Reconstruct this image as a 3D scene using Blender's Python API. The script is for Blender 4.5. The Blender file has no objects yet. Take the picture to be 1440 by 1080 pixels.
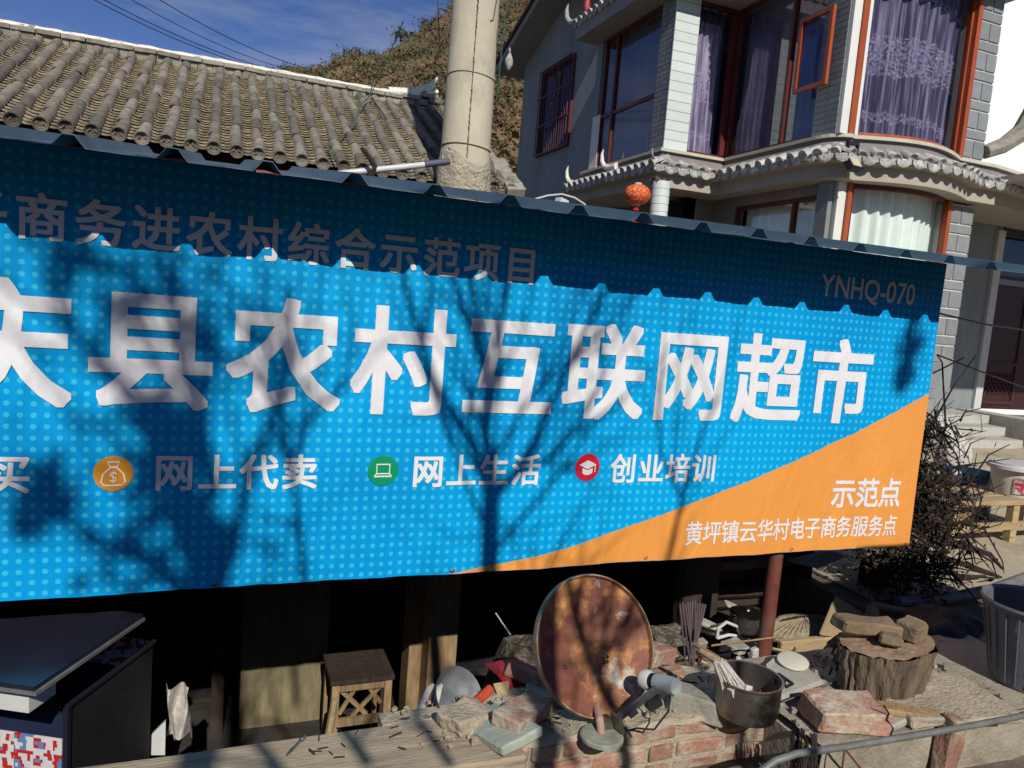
import bpy, bmesh, math, random
from mathutils import Vector as V, Matrix, noise as mnoise
R = math.radians
random.seed(7)
S = bpy.context.scene
COL = S.collection

# ------------------------------------------------------------ camera, sky, sun, exposure
F = 1050.0
up = V((787, 9840, 1050)).normalized()
ex = V((2650, -101, -1050)); ex = (ex - up * ex.dot(up)).normalized()
ey = up.cross(ex)
M3 = Matrix((ex, ey, up))                   # camera axes -> world
EYE = V((0, 0, 1.6))
cd = bpy.data.cameras.new('camera'); cam = bpy.data.objects.new('camera', cd); COL.objects.link(cam)
cam.matrix_world = Matrix.Translation(EYE) @ M3.to_4x4()
cd.sensor_width = 36; cd.lens = 36 * F / 1440; cd.clip_end = 3000; cd.clip_start = .05
S.camera = cam
SUN = V((-.09, -1, .75)).normalized()       # towards the sun
w = bpy.data.worlds.new('World'); S.world = w; w.use_nodes = True
nt = w.node_tree; N = nt.nodes; Lk = nt.links; N.clear()
out = N.new('ShaderNodeOutputWorld'); bg = N.new('ShaderNodeBackground'); sky = N.new('ShaderNodeTexSky')
sky.sky_type = 'NISHITA'; sky.sun_disc = False
sky.sun_elevation = math.asin(SUN.z); sky.sun_rotation = math.atan2(SUN.x, SUN.y)
sky.altitude = 2000; sky.air_density = 1.0; sky.dust_density = .3; sky.ozone_density = 1.5
tc = N.new('ShaderNodeTexCoord'); mp = N.new('ShaderNodeMapping'); mp.inputs['Scale'].default_value = (1.3, 3.2, 7)
mp.inputs['Rotation'].default_value = (.2, .35, .5)
nz = N.new('ShaderNodeTexNoise'); nz.inputs['Scale'].default_value = 2.3; nz.inputs['Detail'].default_value = 8; nz.inputs['Roughness'].default_value = .62
rp = N.new('ShaderNodeValToRGB'); rp.color_ramp.elements[0].position = .47; rp.color_ramp.elements[1].position = .85
rp.color_ramp.elements[1].color = (.7, .7, .7, 1)
mx = N.new('ShaderNodeMixRGB'); mx.inputs[2].default_value = (6.0, 6.3, 7.0, 1)
hs = N.new('ShaderNodeHueSaturation'); hs.inputs['Hue'].default_value = .518; hs.inputs['Saturation'].default_value = 1.25; hs.inputs['Value'].default_value = 1.08
Lk.new(tc.outputs['Generated'], mp.inputs['Vector']); Lk.new(mp.outputs[0], nz.inputs['Vector']); Lk.new(nz.outputs[0], rp.inputs[0])
Lk.new(sky.outputs[0], hs.inputs['Color']); Lk.new(hs.outputs[0], mx.inputs[1]); Lk.new(rp.outputs[0], mx.inputs[0]); Lk.new(mx.outputs[0], bg.inputs[0])
bg.inputs[1].default_value = .072; Lk.new(bg.outputs[0], out.inputs[0])
sd = bpy.data.lights.new('sun', 'SUN'); sd.energy = 4.35; sd.angle = R(.53); sd.color = (1, .95, .87)
so = bpy.data.objects.new('sun', sd); COL.objects.link(so); so.rotation_euler = (-SUN).to_track_quat('-Z', 'Y').to_euler()
S.view_settings.view_transform = 'Standard'; S.view_settings.look = 'None'; S.view_settings.exposure = 0; S.view_settings.gamma = 1
S.cycles.max_bounces = 6; S.cycles.transparent_max_bounces = 12

# ------------------------------------------------------------ helpers
def ray(px, py): return M3 @ V((px - 720, 540 - py, -F)) / F
def P(px, py, X=None, Y=None, Z=None):
    """real point on the plane X=, Y= or Z= seen at a pixel of the 1440x1080 photo"""
    d = ray(px, py)
    t = X / d.x if X is not None else Y / d.y if Y is not None else (Z - 1.6) / d.z
    return EYE + d * t
def tag(o, label=None, cat=None, group=None, kind=None):
    if label: o['label'] = label
    if cat: o['category'] = cat
    if group: o['group'] = group
    if kind: o['kind'] = kind
    return o
def thing(name, loc, label, cat, group=None):
    o = bpy.data.objects.new(name, None); o.empty_display_size = .1; COL.objects.link(o); o.location = loc
    return tag(o, label, cat, group)
def wloc(o):
    p = V((0, 0, 0))
    while o: p = p + V(o.location); o = o.parent
    return p
class MB:
    def __init__(s): s.v = []; s.f = []; s.m = []; s.T = Matrix.Identity(4); s.mi = 0
    def add(s, vs, fs, T=None):
        T = s.T if T is None else s.T @ T
        b = len(s.v); s.v += [T @ V(v) for v in vs]; s.f += [tuple(b + i for i in f) for f in fs]; s.m += [s.mi] * len(fs)
    def box(s, a, b, T=None):
        x0, y0, z0 = a; x1, y1, z1 = b
        s.add([(x0,y0,z0),(x1,y0,z0),(x1,y1,z0),(x0,y1,z0),(x0,y0,z1),(x1,y0,z1),(x1,y1,z1),(x0,y1,z1)],
              [(0,3,2,1),(4,5,6,7),(0,1,5,4),(1,2,6,5),(2,3,7,6),(3,0,4,7)], T)
    def cbox(s, c, d, T=None):
        c = V(c); d = V(d) / 2; s.box(c - d, c + d, T)
    def tube(s, pts, rad, n=8, cap=True, sx=1):
        pts = [V(p) for p in pts]; k = len(pts)
        if not hasattr(rad, '__len__'): rad = [rad] * k
        vs = []; prev = None
        for i, p in enumerate(pts):
            t = (pts[min(i + 1, k - 1)] - pts[max(i - 1, 0)])
            if t.length < 1e-9: t = V((0, 0, 1))
            t.normalize()
            if prev is None: a = t.orthogonal().normalized()
            else: a = (prev - t * prev.dot(t)); a = a.normalized() if a.length > 1e-6 else t.orthogonal().normalized()
            prev = a; b = t.cross(a)
            for j in range(n):
                an = 2 * math.pi * j / n; vs.append(p + (a * math.cos(an) * sx + b * math.sin(an)) * rad[i])
        fs = [(i*n+j, i*n+(j+1)%n, (i+1)*n+(j+1)%n, (i+1)*n+j) for i in range(k-1) for j in range(n)]
        if cap: fs += [tuple(range(n))[::-1], tuple((k-1)*n + j for j in range(n))]
        s.add(vs, fs)
    def lathe(s, prof, n=20, T=None, sx=1, sy=1):
        vs = [(r * math.cos(2*math.pi*j/n) * sx, r * math.sin(2*math.pi*j/n) * sy, z) for r, z in prof for j in range(n)]
        k = len(prof); s.add(vs, [(i*n+j, i*n+(j+1)%n, (i+1)*n+(j+1)%n, (i+1)*n+j) for i in range(k-1) for j in range(n)], T)
    def grid(s, nx, ny, fn, T=None):
        vs = [fn(i / nx, j / ny) for j in range(ny + 1) for i in range(nx + 1)]
        s.add(vs, [(j*(nx+1)+i, j*(nx+1)+i+1, (j+1)*(nx+1)+i+1, (j+1)*(nx+1)+i) for j in range(ny) for i in range(nx)], T)
    def prism(s, poly, d):
        """poly: list of world points in a plane, extruded by vector d"""
        n = len(poly); d = V(d); vs = [V(p) for p in poly] + [V(p) + d for p in poly]
        s.add(vs, [tuple(range(n))[::-1], tuple(range(n, 2*n))] + [(i, (i+1) % n, n + (i+1) % n, n + i) for i in range(n)])
    def mesh(s, name, mats, origin=V((0,0,0)), smooth=False):
        me = bpy.data.meshes.new(name); me.from_pydata([v - origin for v in s.v], [], s.f)
        for m in (mats if isinstance(mats, (list, tuple)) else [mats]): me.materials.append(m)
        if any(s.m): me.polygons.foreach_set('material_index', s.m)
        if smooth: me.polygons.foreach_set('use_smooth', [True] * len(me.polygons)); 
        me.update()
        bm = bmesh.new(); bm.from_mesh(me); bmesh.ops.recalc_face_normals(bm, faces=bm.faces); bm.to_mesh(me); bm.free()
        if smooth:
            try: me.set_sharp_from_angle(angle=R(40))
            except Exception: pass
        return me
    def build(s, name, mats, parent=None, smooth=False, origin=None, label=None, cat=None, group=None, kind=None):
        if parent is not None: org = wloc(parent)
        else: org = origin if origin is not None else V((0, 0, 0))
        o = bpy.data.objects.new(name, s.mesh(name, mats, org, smooth)); COL.objects.link(o)
        if parent is not None: o.parent = parent
        else: o.location = org
        return tag(o, label, cat, group, kind)
def inst(name, me, mat4, parent=None):
    o = bpy.data.objects.new(name, me); COL.objects.link(o)
    if parent is not None: o.parent = parent; mat4 = Matrix.Translation(-wloc(parent)) @ mat4
    o.matrix_basis = mat4; return o
def frame(o, x, y, z):
    m = Matrix((x, y, z)).transposed().to_4x4(); m.translation = o; return m
def euler(x=0, y=0, z=0): return (Matrix.Rotation(R(z), 4, 'Z') @ Matrix.Rotation(R(y), 4, 'Y') @ Matrix.Rotation(R(x), 4, 'X'))
T_ = Matrix.Translation

# ------------------------------------------------------------ materials
def mat(name, c1, c2=None, rough=.85, scale=8, bump=.3, bscale=None, c3=None, s3=2, spec=.4, metal=0, rnd=0, stretch=(1,1,1), detail=6, t3=(.5, .62), bdist=.01, sheen=0):
    m = bpy.data.materials.new(name); m.use_nodes = True; t = m.node_tree; n = t.nodes; l = t.links
    b = n['Principled BSDF']; b.inputs['Roughness'].default_value = rough; b.inputs['Metallic'].default_value = metal
    b.inputs['Specular IOR Level'].default_value = spec
    c = n.new('ShaderNodeTexCoord'); mpn = n.new('ShaderNodeMapping'); mpn.inputs['Scale'].default_value = stretch
    oi = n.new('ShaderNodeObjectInfo'); va = n.new('ShaderNodeVectorMath'); va.operation = 'ADD'
    sc = n.new('ShaderNodeVectorMath'); sc.operation = 'SCALE'; sc.inputs[3].default_value = 37.0 if rnd else 0.0
    cx = n.new('ShaderNodeCombineXYZ'); l.new(oi.outputs['Random'], cx.inputs[0]); l.new(oi.outputs['Random'], cx.inputs[1]); l.new(cx.outputs[0], sc.inputs[0])
    l.new(c.outputs['Object'], va.inputs[0]); l.new(sc.outputs[0], va.inputs[1]); l.new(va.outputs[0], mpn.inputs[0])
    z = n.new('ShaderNodeTexNoise'); z.inputs['Scale'].default_value = scale; z.inputs['Detail'].default_value = detail; z.inputs['Roughness'].default_value = .65
    l.new(mpn.outputs[0], z.inputs['Vector'])
    r = n.new('ShaderNodeValToRGB'); c2 = c2 or tuple(x * .75 for x in c1)
    r.color_ramp.elements[0].position = .33; r.color_ramp.elements[0].color = (*c2, 1); r.color_ramp.elements[1].position = .67; r.color_ramp.elements[1].color = (*c1, 1)
    l.new(z.outputs[0], r.inputs[0]); col = r.outputs[0]
    if c3:
        z3 = n.new('ShaderNodeTexNoise'); z3.inputs['Scale'].default_value = s3; z3.inputs['Detail'].default_value = 7; z3.inputs['Roughness'].default_value = .7
        l.new(mpn.outputs[0], z3.inputs['Vector']); r3 = n.new('ShaderNodeValToRGB'); r3.color_ramp.elements[0].position = t3[0]; r3.color_ramp.elements[1].position = t3[1]
        l.new(z3.outputs[0], r3.inputs[0]); x3 = n.new('ShaderNodeMixRGB'); l.new(r3.outputs[0], x3.inputs[0]); l.new(col, x3.inputs[1]); x3.inputs[2].default_value = (*c3, 1); col = x3.outputs[0]
    if rnd:
        h = n.new('ShaderNodeHueSaturation'); mr = n.new('ShaderNodeMapRange'); mr.inputs[3].default_value = 1 - rnd; mr.inputs[4].default_value = 1 + rnd
        l.new(oi.outputs['Random'], mr.inputs[0]); l.new(mr.outputs[0], h.inputs['Value']); l.new(col, h.inputs['Color']); col = h.outputs[0]
    l.new(col, b.inputs['Base Color'])
    if bump:
        zb = n.new('ShaderNodeTexNoise'); zb.inputs['Scale'].default_value = bscale or scale * 3; zb.inputs['Detail'].default_value = 5
        l.new(mpn.outputs[0], zb.inputs['Vector']); bp = n.new('ShaderNodeBump'); bp.inputs['Strength'].default_value = bump; bp.inputs['Distance'].default_value = bdist
        l.new(zb.outputs[0], bp.inputs['Height']); l.new(bp.outputs[0], b.inputs['Normal'])
    m['col'] = 1
    return m
def nodes(m): return m.node_tree.nodes, m.node_tree.links, m.node_tree.nodes['Principled BSDF']
M = {}
M['earth'] = mat('earth', (.13,.11,.085), (.08,.07,.055), .95, 3, .8, 30, c3=(.17,.15,.12), s3=1.2)
M['cement'] = mat('cement', (.36,.32,.25), (.24,.21,.16), .9, 9, .7, 60, c3=(.17,.14,.1), s3=3.5, t3=(.52,.7))
M['plank'] = mat('weathered_plank', (.42,.34,.24), (.27,.21,.14), .85, 5, .5, 22, c3=(.15,.11,.08), s3=4, stretch=(1,9,9), t3=(.55,.72))
M['wood'] = mat('raw_wood', (.36,.25,.13), (.22,.14,.07), .8, 6, .5, 20, stretch=(8,8,1), rnd=.15)
M['paleWood'] = mat('pale_wood', (.45,.34,.19), (.32,.23,.12), .75, 5, .4, 20, stretch=(1.2,7,7), rnd=.12)
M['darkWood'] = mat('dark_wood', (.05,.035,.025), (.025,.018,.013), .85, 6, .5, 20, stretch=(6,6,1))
M['bark'] = mat('bark', (.2,.15,.1), (.07,.05,.035), .95, 14, 1, 40, stretch=(1,1,.25), bdist=.03)
M['brick'] = mat('red_brick', (.38,.21,.15), (.27,.135,.095), .9, 14, .8, 60, c3=(.4,.345,.26), s3=9, rnd=.2, t3=(.47,.6))
M['mortar'] = mat('mortar', (.43,.37,.27), (.3,.255,.185), .95, 12, 1, 70)
M['stone'] = mat('stone', (.3,.28,.23), (.19,.18,.15), .9, 10, .8, 50, rnd=.2)
M['brownbit'] = mat('brown_old_brick', (.24,.17,.1), (.14,.1,.06), .9, 12, .8, 50)
M['slabgreen'] = mat('pale_green_stone', (.36,.4,.33), (.25,.28,.23), .7, 7, .3, 30, stretch=(1,4,1))
M['rubble'] = mat('rubble_soil', (.14,.115,.085), (.07,.055,.042), .95, 22, 1, 50, c3=(.28,.24,.18), s3=14, bdist=.03)
M['dark'] = mat('shade_black', (.018,.016,.018), (.008,.007,.009), .95, 4, .3)  # near-black colour holds the shade inside shed and rooms
M['black'] = mat('black_paint', (.02,.019,.022), (.012,.012,.014), .5, 5, .05, rnd=0)
M['glassblack'] = mat('black_glass', (.018,.02,.032), (.014,.015,.025), .22, 5, 0, spec=.5)
M['steel'] = mat('stainless_steel', (.5,.48,.45), (.33,.31,.28), .3, 6, .15, metal=1, c3=(.12,.1,.09), s3=5)
M['soot'] = mat('sooty_steel', (.34,.3,.27), (.2,.175,.15), .36, 7, .2, metal=.85, c3=(.07,.06,.05), s3=4)
M['grey_pipe'] = mat('grey_galvanised', (.22,.23,.22), (.13,.135,.13), .55, 9, .3, metal=.3)
M['redpipe'] = mat('red_oxide_pipe', (.2,.055,.035), (.12,.035,.028), .6, 9, .3, c3=(.12,.08,.06), s3=7)
M['plastic_white'] = mat('white_plastic', (.62,.62,.6), (.5,.5,.48), .4, 6, .05)
M['plastic_grey'] = mat('grey_plastic', (.13,.135,.16), (.1,.1,.12), .5, 5, .1)
M['white_rag'] = mat('white_rag', (.6,.57,.52), (.42,.39,.36), .9, 20, .8, 60)
M['black_plastic'] = mat('black_sack', (.022,.023,.03), (.012,.012,.016), .75, 5, 1, 9, bdist=.04)
M['red_plastic'] = mat('red_plastic', (.42,.03,.035), (.25,.02,.03), .5, 9, .2)
M['cardboard'] = mat('cardboard', (.36,.26,.14), (.27,.19,.1), .9, 5, .15)
M['sheet_grey'] = mat('fibre_cement', (.4,.37,.31), (.3,.28,.24), .85, 9, .3)
M['concrete'] = mat('pole_concrete', (.55,.5,.37), (.45,.41,.3), .85, 3.2, .35, 40, c3=(.3,.27,.22), s3=1.5, t3=(.56,.75), stretch=(1,1,.6))
M['cementlump'] = mat('rough_cement', (.5,.45,.33), (.3,.26,.19), .95, 14, 1, 35, bdist=.04)
M['steelroof'] = mat('blue_steel_sheet', (.1,.17,.21), (.075,.13,.17), .42, 4, .08, metal=.35, c3=(.16,.15,.14), s3=5, t3=(.56,.72))
M['tile'] = mat('old_clay_tile', (.24,.205,.17), (.12,.105,.09), .92, 11, .7, 50, c3=(.19,.2,.13), s3=6, rnd=.4, t3=(.5,.66))
M['pan'] = mat('old_pan_tile', (.36,.3,.2), (.2,.165,.12), .92, 16, .7, 60, c3=(.5,.43,.29), s3=9)
M['ridgecap'] = mat('lime_ridge_cap', (.85,.82,.72), (.6,.56,.46), .9, 7, .7, 30, c3=(.25,.22,.16), s3=9, t3=(.56,.62))
M['ridgetile'] = mat('ridge_course', (.3,.28,.23), (.17,.16,.13), .9, 12, .6, 40, rnd=.25)
M['oldwall'] = mat('mud_wall', (.3,.22,.15), (.22,.16,.11), .95, 5, .6, 30)
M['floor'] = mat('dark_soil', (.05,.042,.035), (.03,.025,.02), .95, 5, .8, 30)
M['gable'] = mat('grey_render', (.25,.275,.285), (.22,.245,.255), .85, 2.5, .1, 40, c3=(.17,.185,.19), s3=1.1, t3=(.5,.75), stretch=(1,1,.35))
M['cladding'] = mat('grey_facing_tile', (.24,.255,.26), (.19,.205,.21), .7, 8, .15, rnd=.1)
M['whitetile'] = mat('white_facing_tile', (.62,.68,.64), (.56,.62,.59), .4, 4, .08, rnd=.05)
M['joint'] = mat('white_joint', (.6,.6,.58), (.5,.5,.48), .9, 9, .2)
M['render'] = mat('brown_grey_render', (.24,.21,.19), (.2,.175,.16), .9, 3, .15, c3=(.14,.12,.11), s3=1.6, t3=(.52,.75), stretch=(1,1,.4))
M['soffit'] = mat('cream_soffit', (.42,.38,.32), (.35,.31,.26), .9, 3, .15)
M['grey_soffit'] = mat('grey_soffit', (.3,.29,.28), (.25,.24,.235), .9, 3, .1)
M['eave'] = mat('grey_eave_tile', (.42,.41,.39), (.28,.27,.26), .75, 14, .6, 50, c3=(.6,.59,.56), s3=11, rnd=.2)
M['cream'] = mat('cream_band', (.55,.53,.42), (.45,.43,.34), .8, 5, .2)
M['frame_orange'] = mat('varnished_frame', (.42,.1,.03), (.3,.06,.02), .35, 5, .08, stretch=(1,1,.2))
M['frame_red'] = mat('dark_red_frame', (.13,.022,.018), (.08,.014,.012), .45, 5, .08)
M['whitepaint'] = mat('white_paint', (.72,.72,.68), (.66,.66,.62), .6, 4, .05)
M['whitewall'] = mat('white_wall', (.84,.86,.84), (.82,.84,.82), .8, 1.5, .03)
M['door'] = mat('maroon_door', (.05,.014,.016), (.034,.01,.012), .5, 5, .1)
M['step'] = mat('step_stone', (.46,.45,.4), (.38,.37,.33), .85, 6, .3)
M['paving'] = mat('pale_paving', (.5,.43,.3), (.4,.34,.24), .9, 2.5, .3, 20, c3=(.3,.25,.18), s3=1.5)
M['wire'] = mat('black_wire', (.02,.02,.022), (.015,.015,.017), .5, 5, 0)
M['greenwire'] = mat('green_wire', (.04,.16,.1), (.03,.12,.08), .5, 5, 0)
M['twig'] = mat('dry_twig', (.035,.025,.02), (.018,.013,.01), .9, 14, .3)  # kept very dark, the roof's shade on the vine put into the colour
M['leaf'] = mat('leaf', (.06,.085,.03), (.03,.05,.02), .7, 6, .1, rnd=0)
M['hill'] = mat('hillside_soil', (.17,.13,.07), (.09,.075,.04), .95, .22, 1, .8, c3=(.25,.155,.075), s3=.06, bdist=1.2)
M['shrub1'] = mat('dry_scrub', (.2,.135,.07), (.11,.08,.04), .95, .5, .2)
M['shrub2'] = mat('green_scrub', (.075,.085,.03), (.04,.05,.02), .95, .5, .2)
M['banner_back'] = mat('banner_white', (.78,.78,.8), (.74,.74,.76), .45, 3, .03)
M['orange'] = mat('banner_orange', (.8,.33,.07), (.78,.31,.065), .45, 2, .03)
M['icon_orange'] = mat('icon_orange', (.62,.26,.02), (.6,.25,.02), .45, 2, 0)
M['icon_green'] = mat('icon_green', (.0,.28,.12), (.0,.26,.11), .45, 2, 0)
M['icon_red'] = mat('icon_red', (.62,.015,.04), (.6,.014,.035), .45, 2, 0)
M['lantern'] = mat('lantern_paper', (.62,.1,.03), (.5,.035,.015), .7, 22, .5, 40, c3=(.75,.35,.1), s3=26, t3=(.5,.58))
M['tassel'] = mat('red_tassel', (.5,.02,.02), (.3,.01,.01), .8, 9, .3)
M['lampglass'] = mat('lamp_glass', (.6,.52,.36), (.5,.43,.3), .3, 5, 0)

def ramp(n, pos, cols):
    r = n.new('ShaderNodeValToRGB'); e = r.color_ramp.elements
    while len(e) < len(pos): e.new(.5)
    for q, (p, c) in enumerate(zip(pos, cols)): e[q].position = p; e[q].color = (*c, 1)
    return r
def math_(n, l, op, a, b=None, c=None):
    q = n.new('ShaderNodeMath'); q.operation = op
    for i, x in enumerate((a, b, c)):
        if x is None: continue
        if isinstance(x, (int, float)): q.inputs[i].default_value = x
        else: l.new(x, q.inputs[i])
    return q.outputs[0]
# banner print: blue vinyl with a lattice of pale dots
def banner_blue():
    m = bpy.data.materials.new('banner_blue_dots'); m.use_nodes = True; n, l, b = nodes(m)
    c = n.new('ShaderNodeTexCoord'); s = n.new('ShaderNodeSeparateXYZ'); l.new(c.outputs['Object'], s.inputs[0])
    p = .0392
    fx = math_(n, l, 'SUBTRACT', math_(n, l, 'FRACT', math_(n, l, 'DIVIDE', s.outputs[0], p)), .5)
    fz = math_(n, l, 'SUBTRACT', math_(n, l, 'FRACT', math_(n, l, 'DIVIDE', s.outputs[2], p)), .5)
    d = math_(n, l, 'SQRT', math_(n, l, 'ADD', math_(n, l, 'MULTIPLY', fx, fx), math_(n, l, 'MULTIPLY', fz, fz)))
    r = ramp(n, [0, .11, .2, .27], [(.45,)*3, (1,)*3, (.8,)*3, (0,)*3]); l.new(d, r.inputs[0])
    big = n.new('ShaderNodeTexNoise'); big.inputs['Scale'].default_value = .9; l.new(c.outputs['Object'], big.inputs['Vector'])
    rb = ramp(n, [.35, .65], [(.0, .26, .61), (.0, .355, .75)]); l.new(big.outputs[0], rb.inputs[0])
    st = math_(n, l, 'MULTIPLY', r.outputs[0], math_(n, l, 'MULTIPLY_ADD', big.outputs[0], .6, .45))
    x = n.new('ShaderNodeMixRGB'); l.new(st, x.inputs[0]); l.new(rb.outputs[0], x.inputs[1]); x.inputs[2].default_value = (.06, .56, .78, 1)
    l.new(x.outputs[0], b.inputs['Base Color']); b.inputs['Roughness'].default_value = .6; b.inputs['Specular IOR Level'].default_value = .12
    return m
M['blue'] = banner_blue()
def wrinkle(m):
    n, l, b = nodes(m); c = n.new('ShaderNodeTexCoord'); mp_ = n.new('ShaderNodeMapping'); mp_.inputs['Scale'].default_value = (3.2, 1, 1.1); mp_.inputs['Rotation'].default_value = (0, .25, 0)
    z = n.new('ShaderNodeTexNoise'); z.inputs['Scale'].default_value = 1.7; z.inputs['Detail'].default_value = 4; z.inputs['Roughness'].default_value = .5; z.inputs['Distortion'].default_value = .5
    bp = n.new('ShaderNodeBump'); bp.inputs['Strength'].default_value = 1; bp.inputs['Distance'].default_value = .032
    l.new(c.outputs['Object'], mp_.inputs[0]); l.new(mp_.outputs[0], z.inputs['Vector']); l.new(z.outputs[0], bp.inputs['Height']); l.new(bp.outputs[0], b.inputs['Normal'])
for k_ in ('blue', 'orange', 'banner_back'): wrinkle(M[k_])
def glass(name, tint=(.8,.85,.9), refl=.12):
    m = bpy.data.materials.new(name); m.use_nodes = True; n = m.node_tree.nodes; l = m.node_tree.links; n.clear()
    o = n.new('ShaderNodeOutputMaterial'); t = n.new('ShaderNodeBsdfTransparent'); g = n.new('ShaderNodeBsdfGlossy'); x = n.new('ShaderNodeMixShader')
    t.inputs[0].default_value = (*tint, 1); g.inputs['Roughness'].default_value = .03; fr = n.new('ShaderNodeFresnel'); fr.inputs[0].default_value = 1.5
    a = math_(n, l, 'ADD', fr.outputs[0], refl - .04); a = math_(n, l, 'MULTIPLY', a, .17); l.new(a, x.inputs[0]); l.new(t.outputs[0], x.inputs[1]); l.new(g.outputs[0], x.inputs[2]); l.new(x.outputs[0], o.inputs[0]); return m
M['glass'] = glass('window_glass', (.72,.72,.8), .06)
M['glassclear'] = glass('clear_window_glass', (.93,.97,.95), .05)
def lace(name, base, thread, bands, dens=.5):
    """curtain cloth: vertical threads, rows of woven flowers at given heights"""
    m = bpy.data.materials.new(name); m.use_nodes = True; n, l, b = nodes(m)
    c = n.new('ShaderNodeTexCoord'); s = n.new('ShaderNodeSeparateXYZ'); l.new(c.outputs['UV'], s.inputs[0])
    mpn = n.new('ShaderNodeMapping'); mpn.inputs['Scale'].default_value = (26, 1.0, 1); l.new(c.outputs['UV'], mpn.inputs[0])
    z = n.new('ShaderNodeTexNoise'); z.inputs['Scale'].default_value = 1.0; z.inputs['Detail'].default_value = 5; l.new(mpn.outputs[0], z.inputs['Vector'])
    th = ramp(n, [.47, .68], [(0,)*3, (dens,)*3]); l.new(z.outputs[0], th.inputs[0]); fac = th.outputs[0]
    vo = n.new('ShaderNodeTexVoronoi'); vo.inputs['Scale'].default_value = 9; vo.feature = 'F1'; l.new(c.outputs['UV'], vo.inputs['Vector'])
    # petals: ring pattern in each cell
    wv = math_(n, l, 'SINE', math_(n, l, 'MULTIPLY', vo.outputs['Distance'], 90)); fine = n.new('ShaderNodeTexNoise'); fine.inputs['Scale'].default_value = 24; fine.inputs['Detail'].default_value = 4; l.new(c.outputs['UV'], fine.inputs['Vector'])
    pet = math_(n, l, 'GREATER_THAN', math_(n, l, 'ADD', wv, math_(n, l, 'MULTIPLY', fine.outputs[0], 9.0)), 5.0)
    warp = n.new('ShaderNodeTexNoise'); warp.inputs['Scale'].default_value = 5; l.new(c.outputs['UV'], warp.inputs['Vector'])
    for z0, h in bands:
        dz = math_(n, l, 'ABSOLUTE', math_(n, l, 'SUBTRACT', math_(n, l, 'MULTIPLY_ADD', warp.outputs[0], .22, s.outputs[1]), z0 + .11))
        mk = math_(n, l, 'LESS_THAN', dz, h); fac = math_(n, l, 'MAXIMUM', fac, math_(n, l, 'MULTIPLY', math_(n, l, 'MULTIPLY', mk, pet), .6))
    x = n.new('ShaderNodeMixRGB'); l.new(fac, x.inputs[0]); x.inputs[1].default_value = (*base, 1); x.inputs[2].default_value = (*thread, 1)
    l.new(x.outputs[0], b.inputs['Base Color']); b.inputs['Roughness'].default_value = .9; return m
M['lace2'] = lace('sunlit_violet_lace', (.26,.22,.3), (.82,.77,.85), [(.33,.07),(1.15,.26),(1.95,.06)], .9)  # brighter copy of the lace, sunlight put into the colour
M['lace'] = lace('violet_lace', (.075,.065,.12), (.72,.68,.8), [(.33,.07),(1.15,.26),(1.95,.06)])
M['netting'] = lace('dark_violet_net', (.15,.13,.2), (.42,.38,.48), [(1.9,.0)], .35)
M['sheer'] = mat('white_sheer', (.78,.82,.79), (.7,.75,.72), .9, 3, .1)
def rust():
    m = mat('rusty_dish', (.3,.12,.06), (.12,.035,.025), .7, 4.2, .4, 30, c3=(.62,.31,.09), s3=5, t3=(.47,.64))
    n, l, b = nodes(m); src = b.inputs['Base Color'].links[0].from_socket
    c = n.new('ShaderNodeTexCoord'); z = n.new('ShaderNodeTexNoise'); z.inputs['Scale'].default_value = 5.5; z.inputs['Detail'].default_value = 5; z.inputs['Roughness'].default_value = .6
    mpn = n.new('ShaderNodeMapping'); mpn.inputs['Location'].default_value = (3.1, 1.7, 5.2); l.new(c.outputs['Object'], mpn.inputs[0]); l.new(mpn.outputs[0], z.inputs['Vector'])
    r = ramp(n, [.6, .68], [(0,)*3, (1,)*3]); l.new(z.outputs[0], r.inputs[0]); x = n.new('ShaderNodeMixRGB'); l.new(r.outputs[0], x.inputs[0]); l.new(src, x.inputs[1]); x.inputs[2].default_value = (.5,.52,.44,1)
    l.new(x.outputs[0], b.inputs['Base Color']); return m
M['rust'] = rust()
def poster(name, cols, scale):
    m = bpy.data.materials.new(name); m.use_nodes = True; n, l, b = nodes(m)
    c = n.new('ShaderNodeTexCoord'); z = n.new('ShaderNodeTexNoise'); z.inputs['Scale'].default_value = scale; z.inputs['Detail'].default_value = 1.5; sn = n.new('ShaderNodeVectorMath'); sn.operation = 'SNAP'; sn.inputs[1].default_value = (.002, .034, .013); l.new(c.outputs['Object'], sn.inputs[0]); l.new(sn.outputs[0], z.inputs['Vector'])
    k = len(cols); r = ramp(n, [.3 + .4 * i / k for i in range(k)], cols); r.color_ramp.interpolation = 'CONSTANT'; l.new(z.outputs[0], r.inputs[0]); l.new(r.outputs[0], b.inputs['Base Color']); b.inputs['Roughness'].default_value = .4; return m
M['poster'] = poster('printed_poster', [(.5,.5,.5),(.4,.03,.03),(.62,.6,.58),(.55,.56,.6),(.45,.02,.02),(.12,.2,.4),(.6,.6,.6)], 13)
M['label'] = poster('pail_label', [(.5,.02,.08),(.55,.3,.35),(.1,.3,.15),(.5,.03,.1),(.6,.55,.55)], 14)

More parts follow.
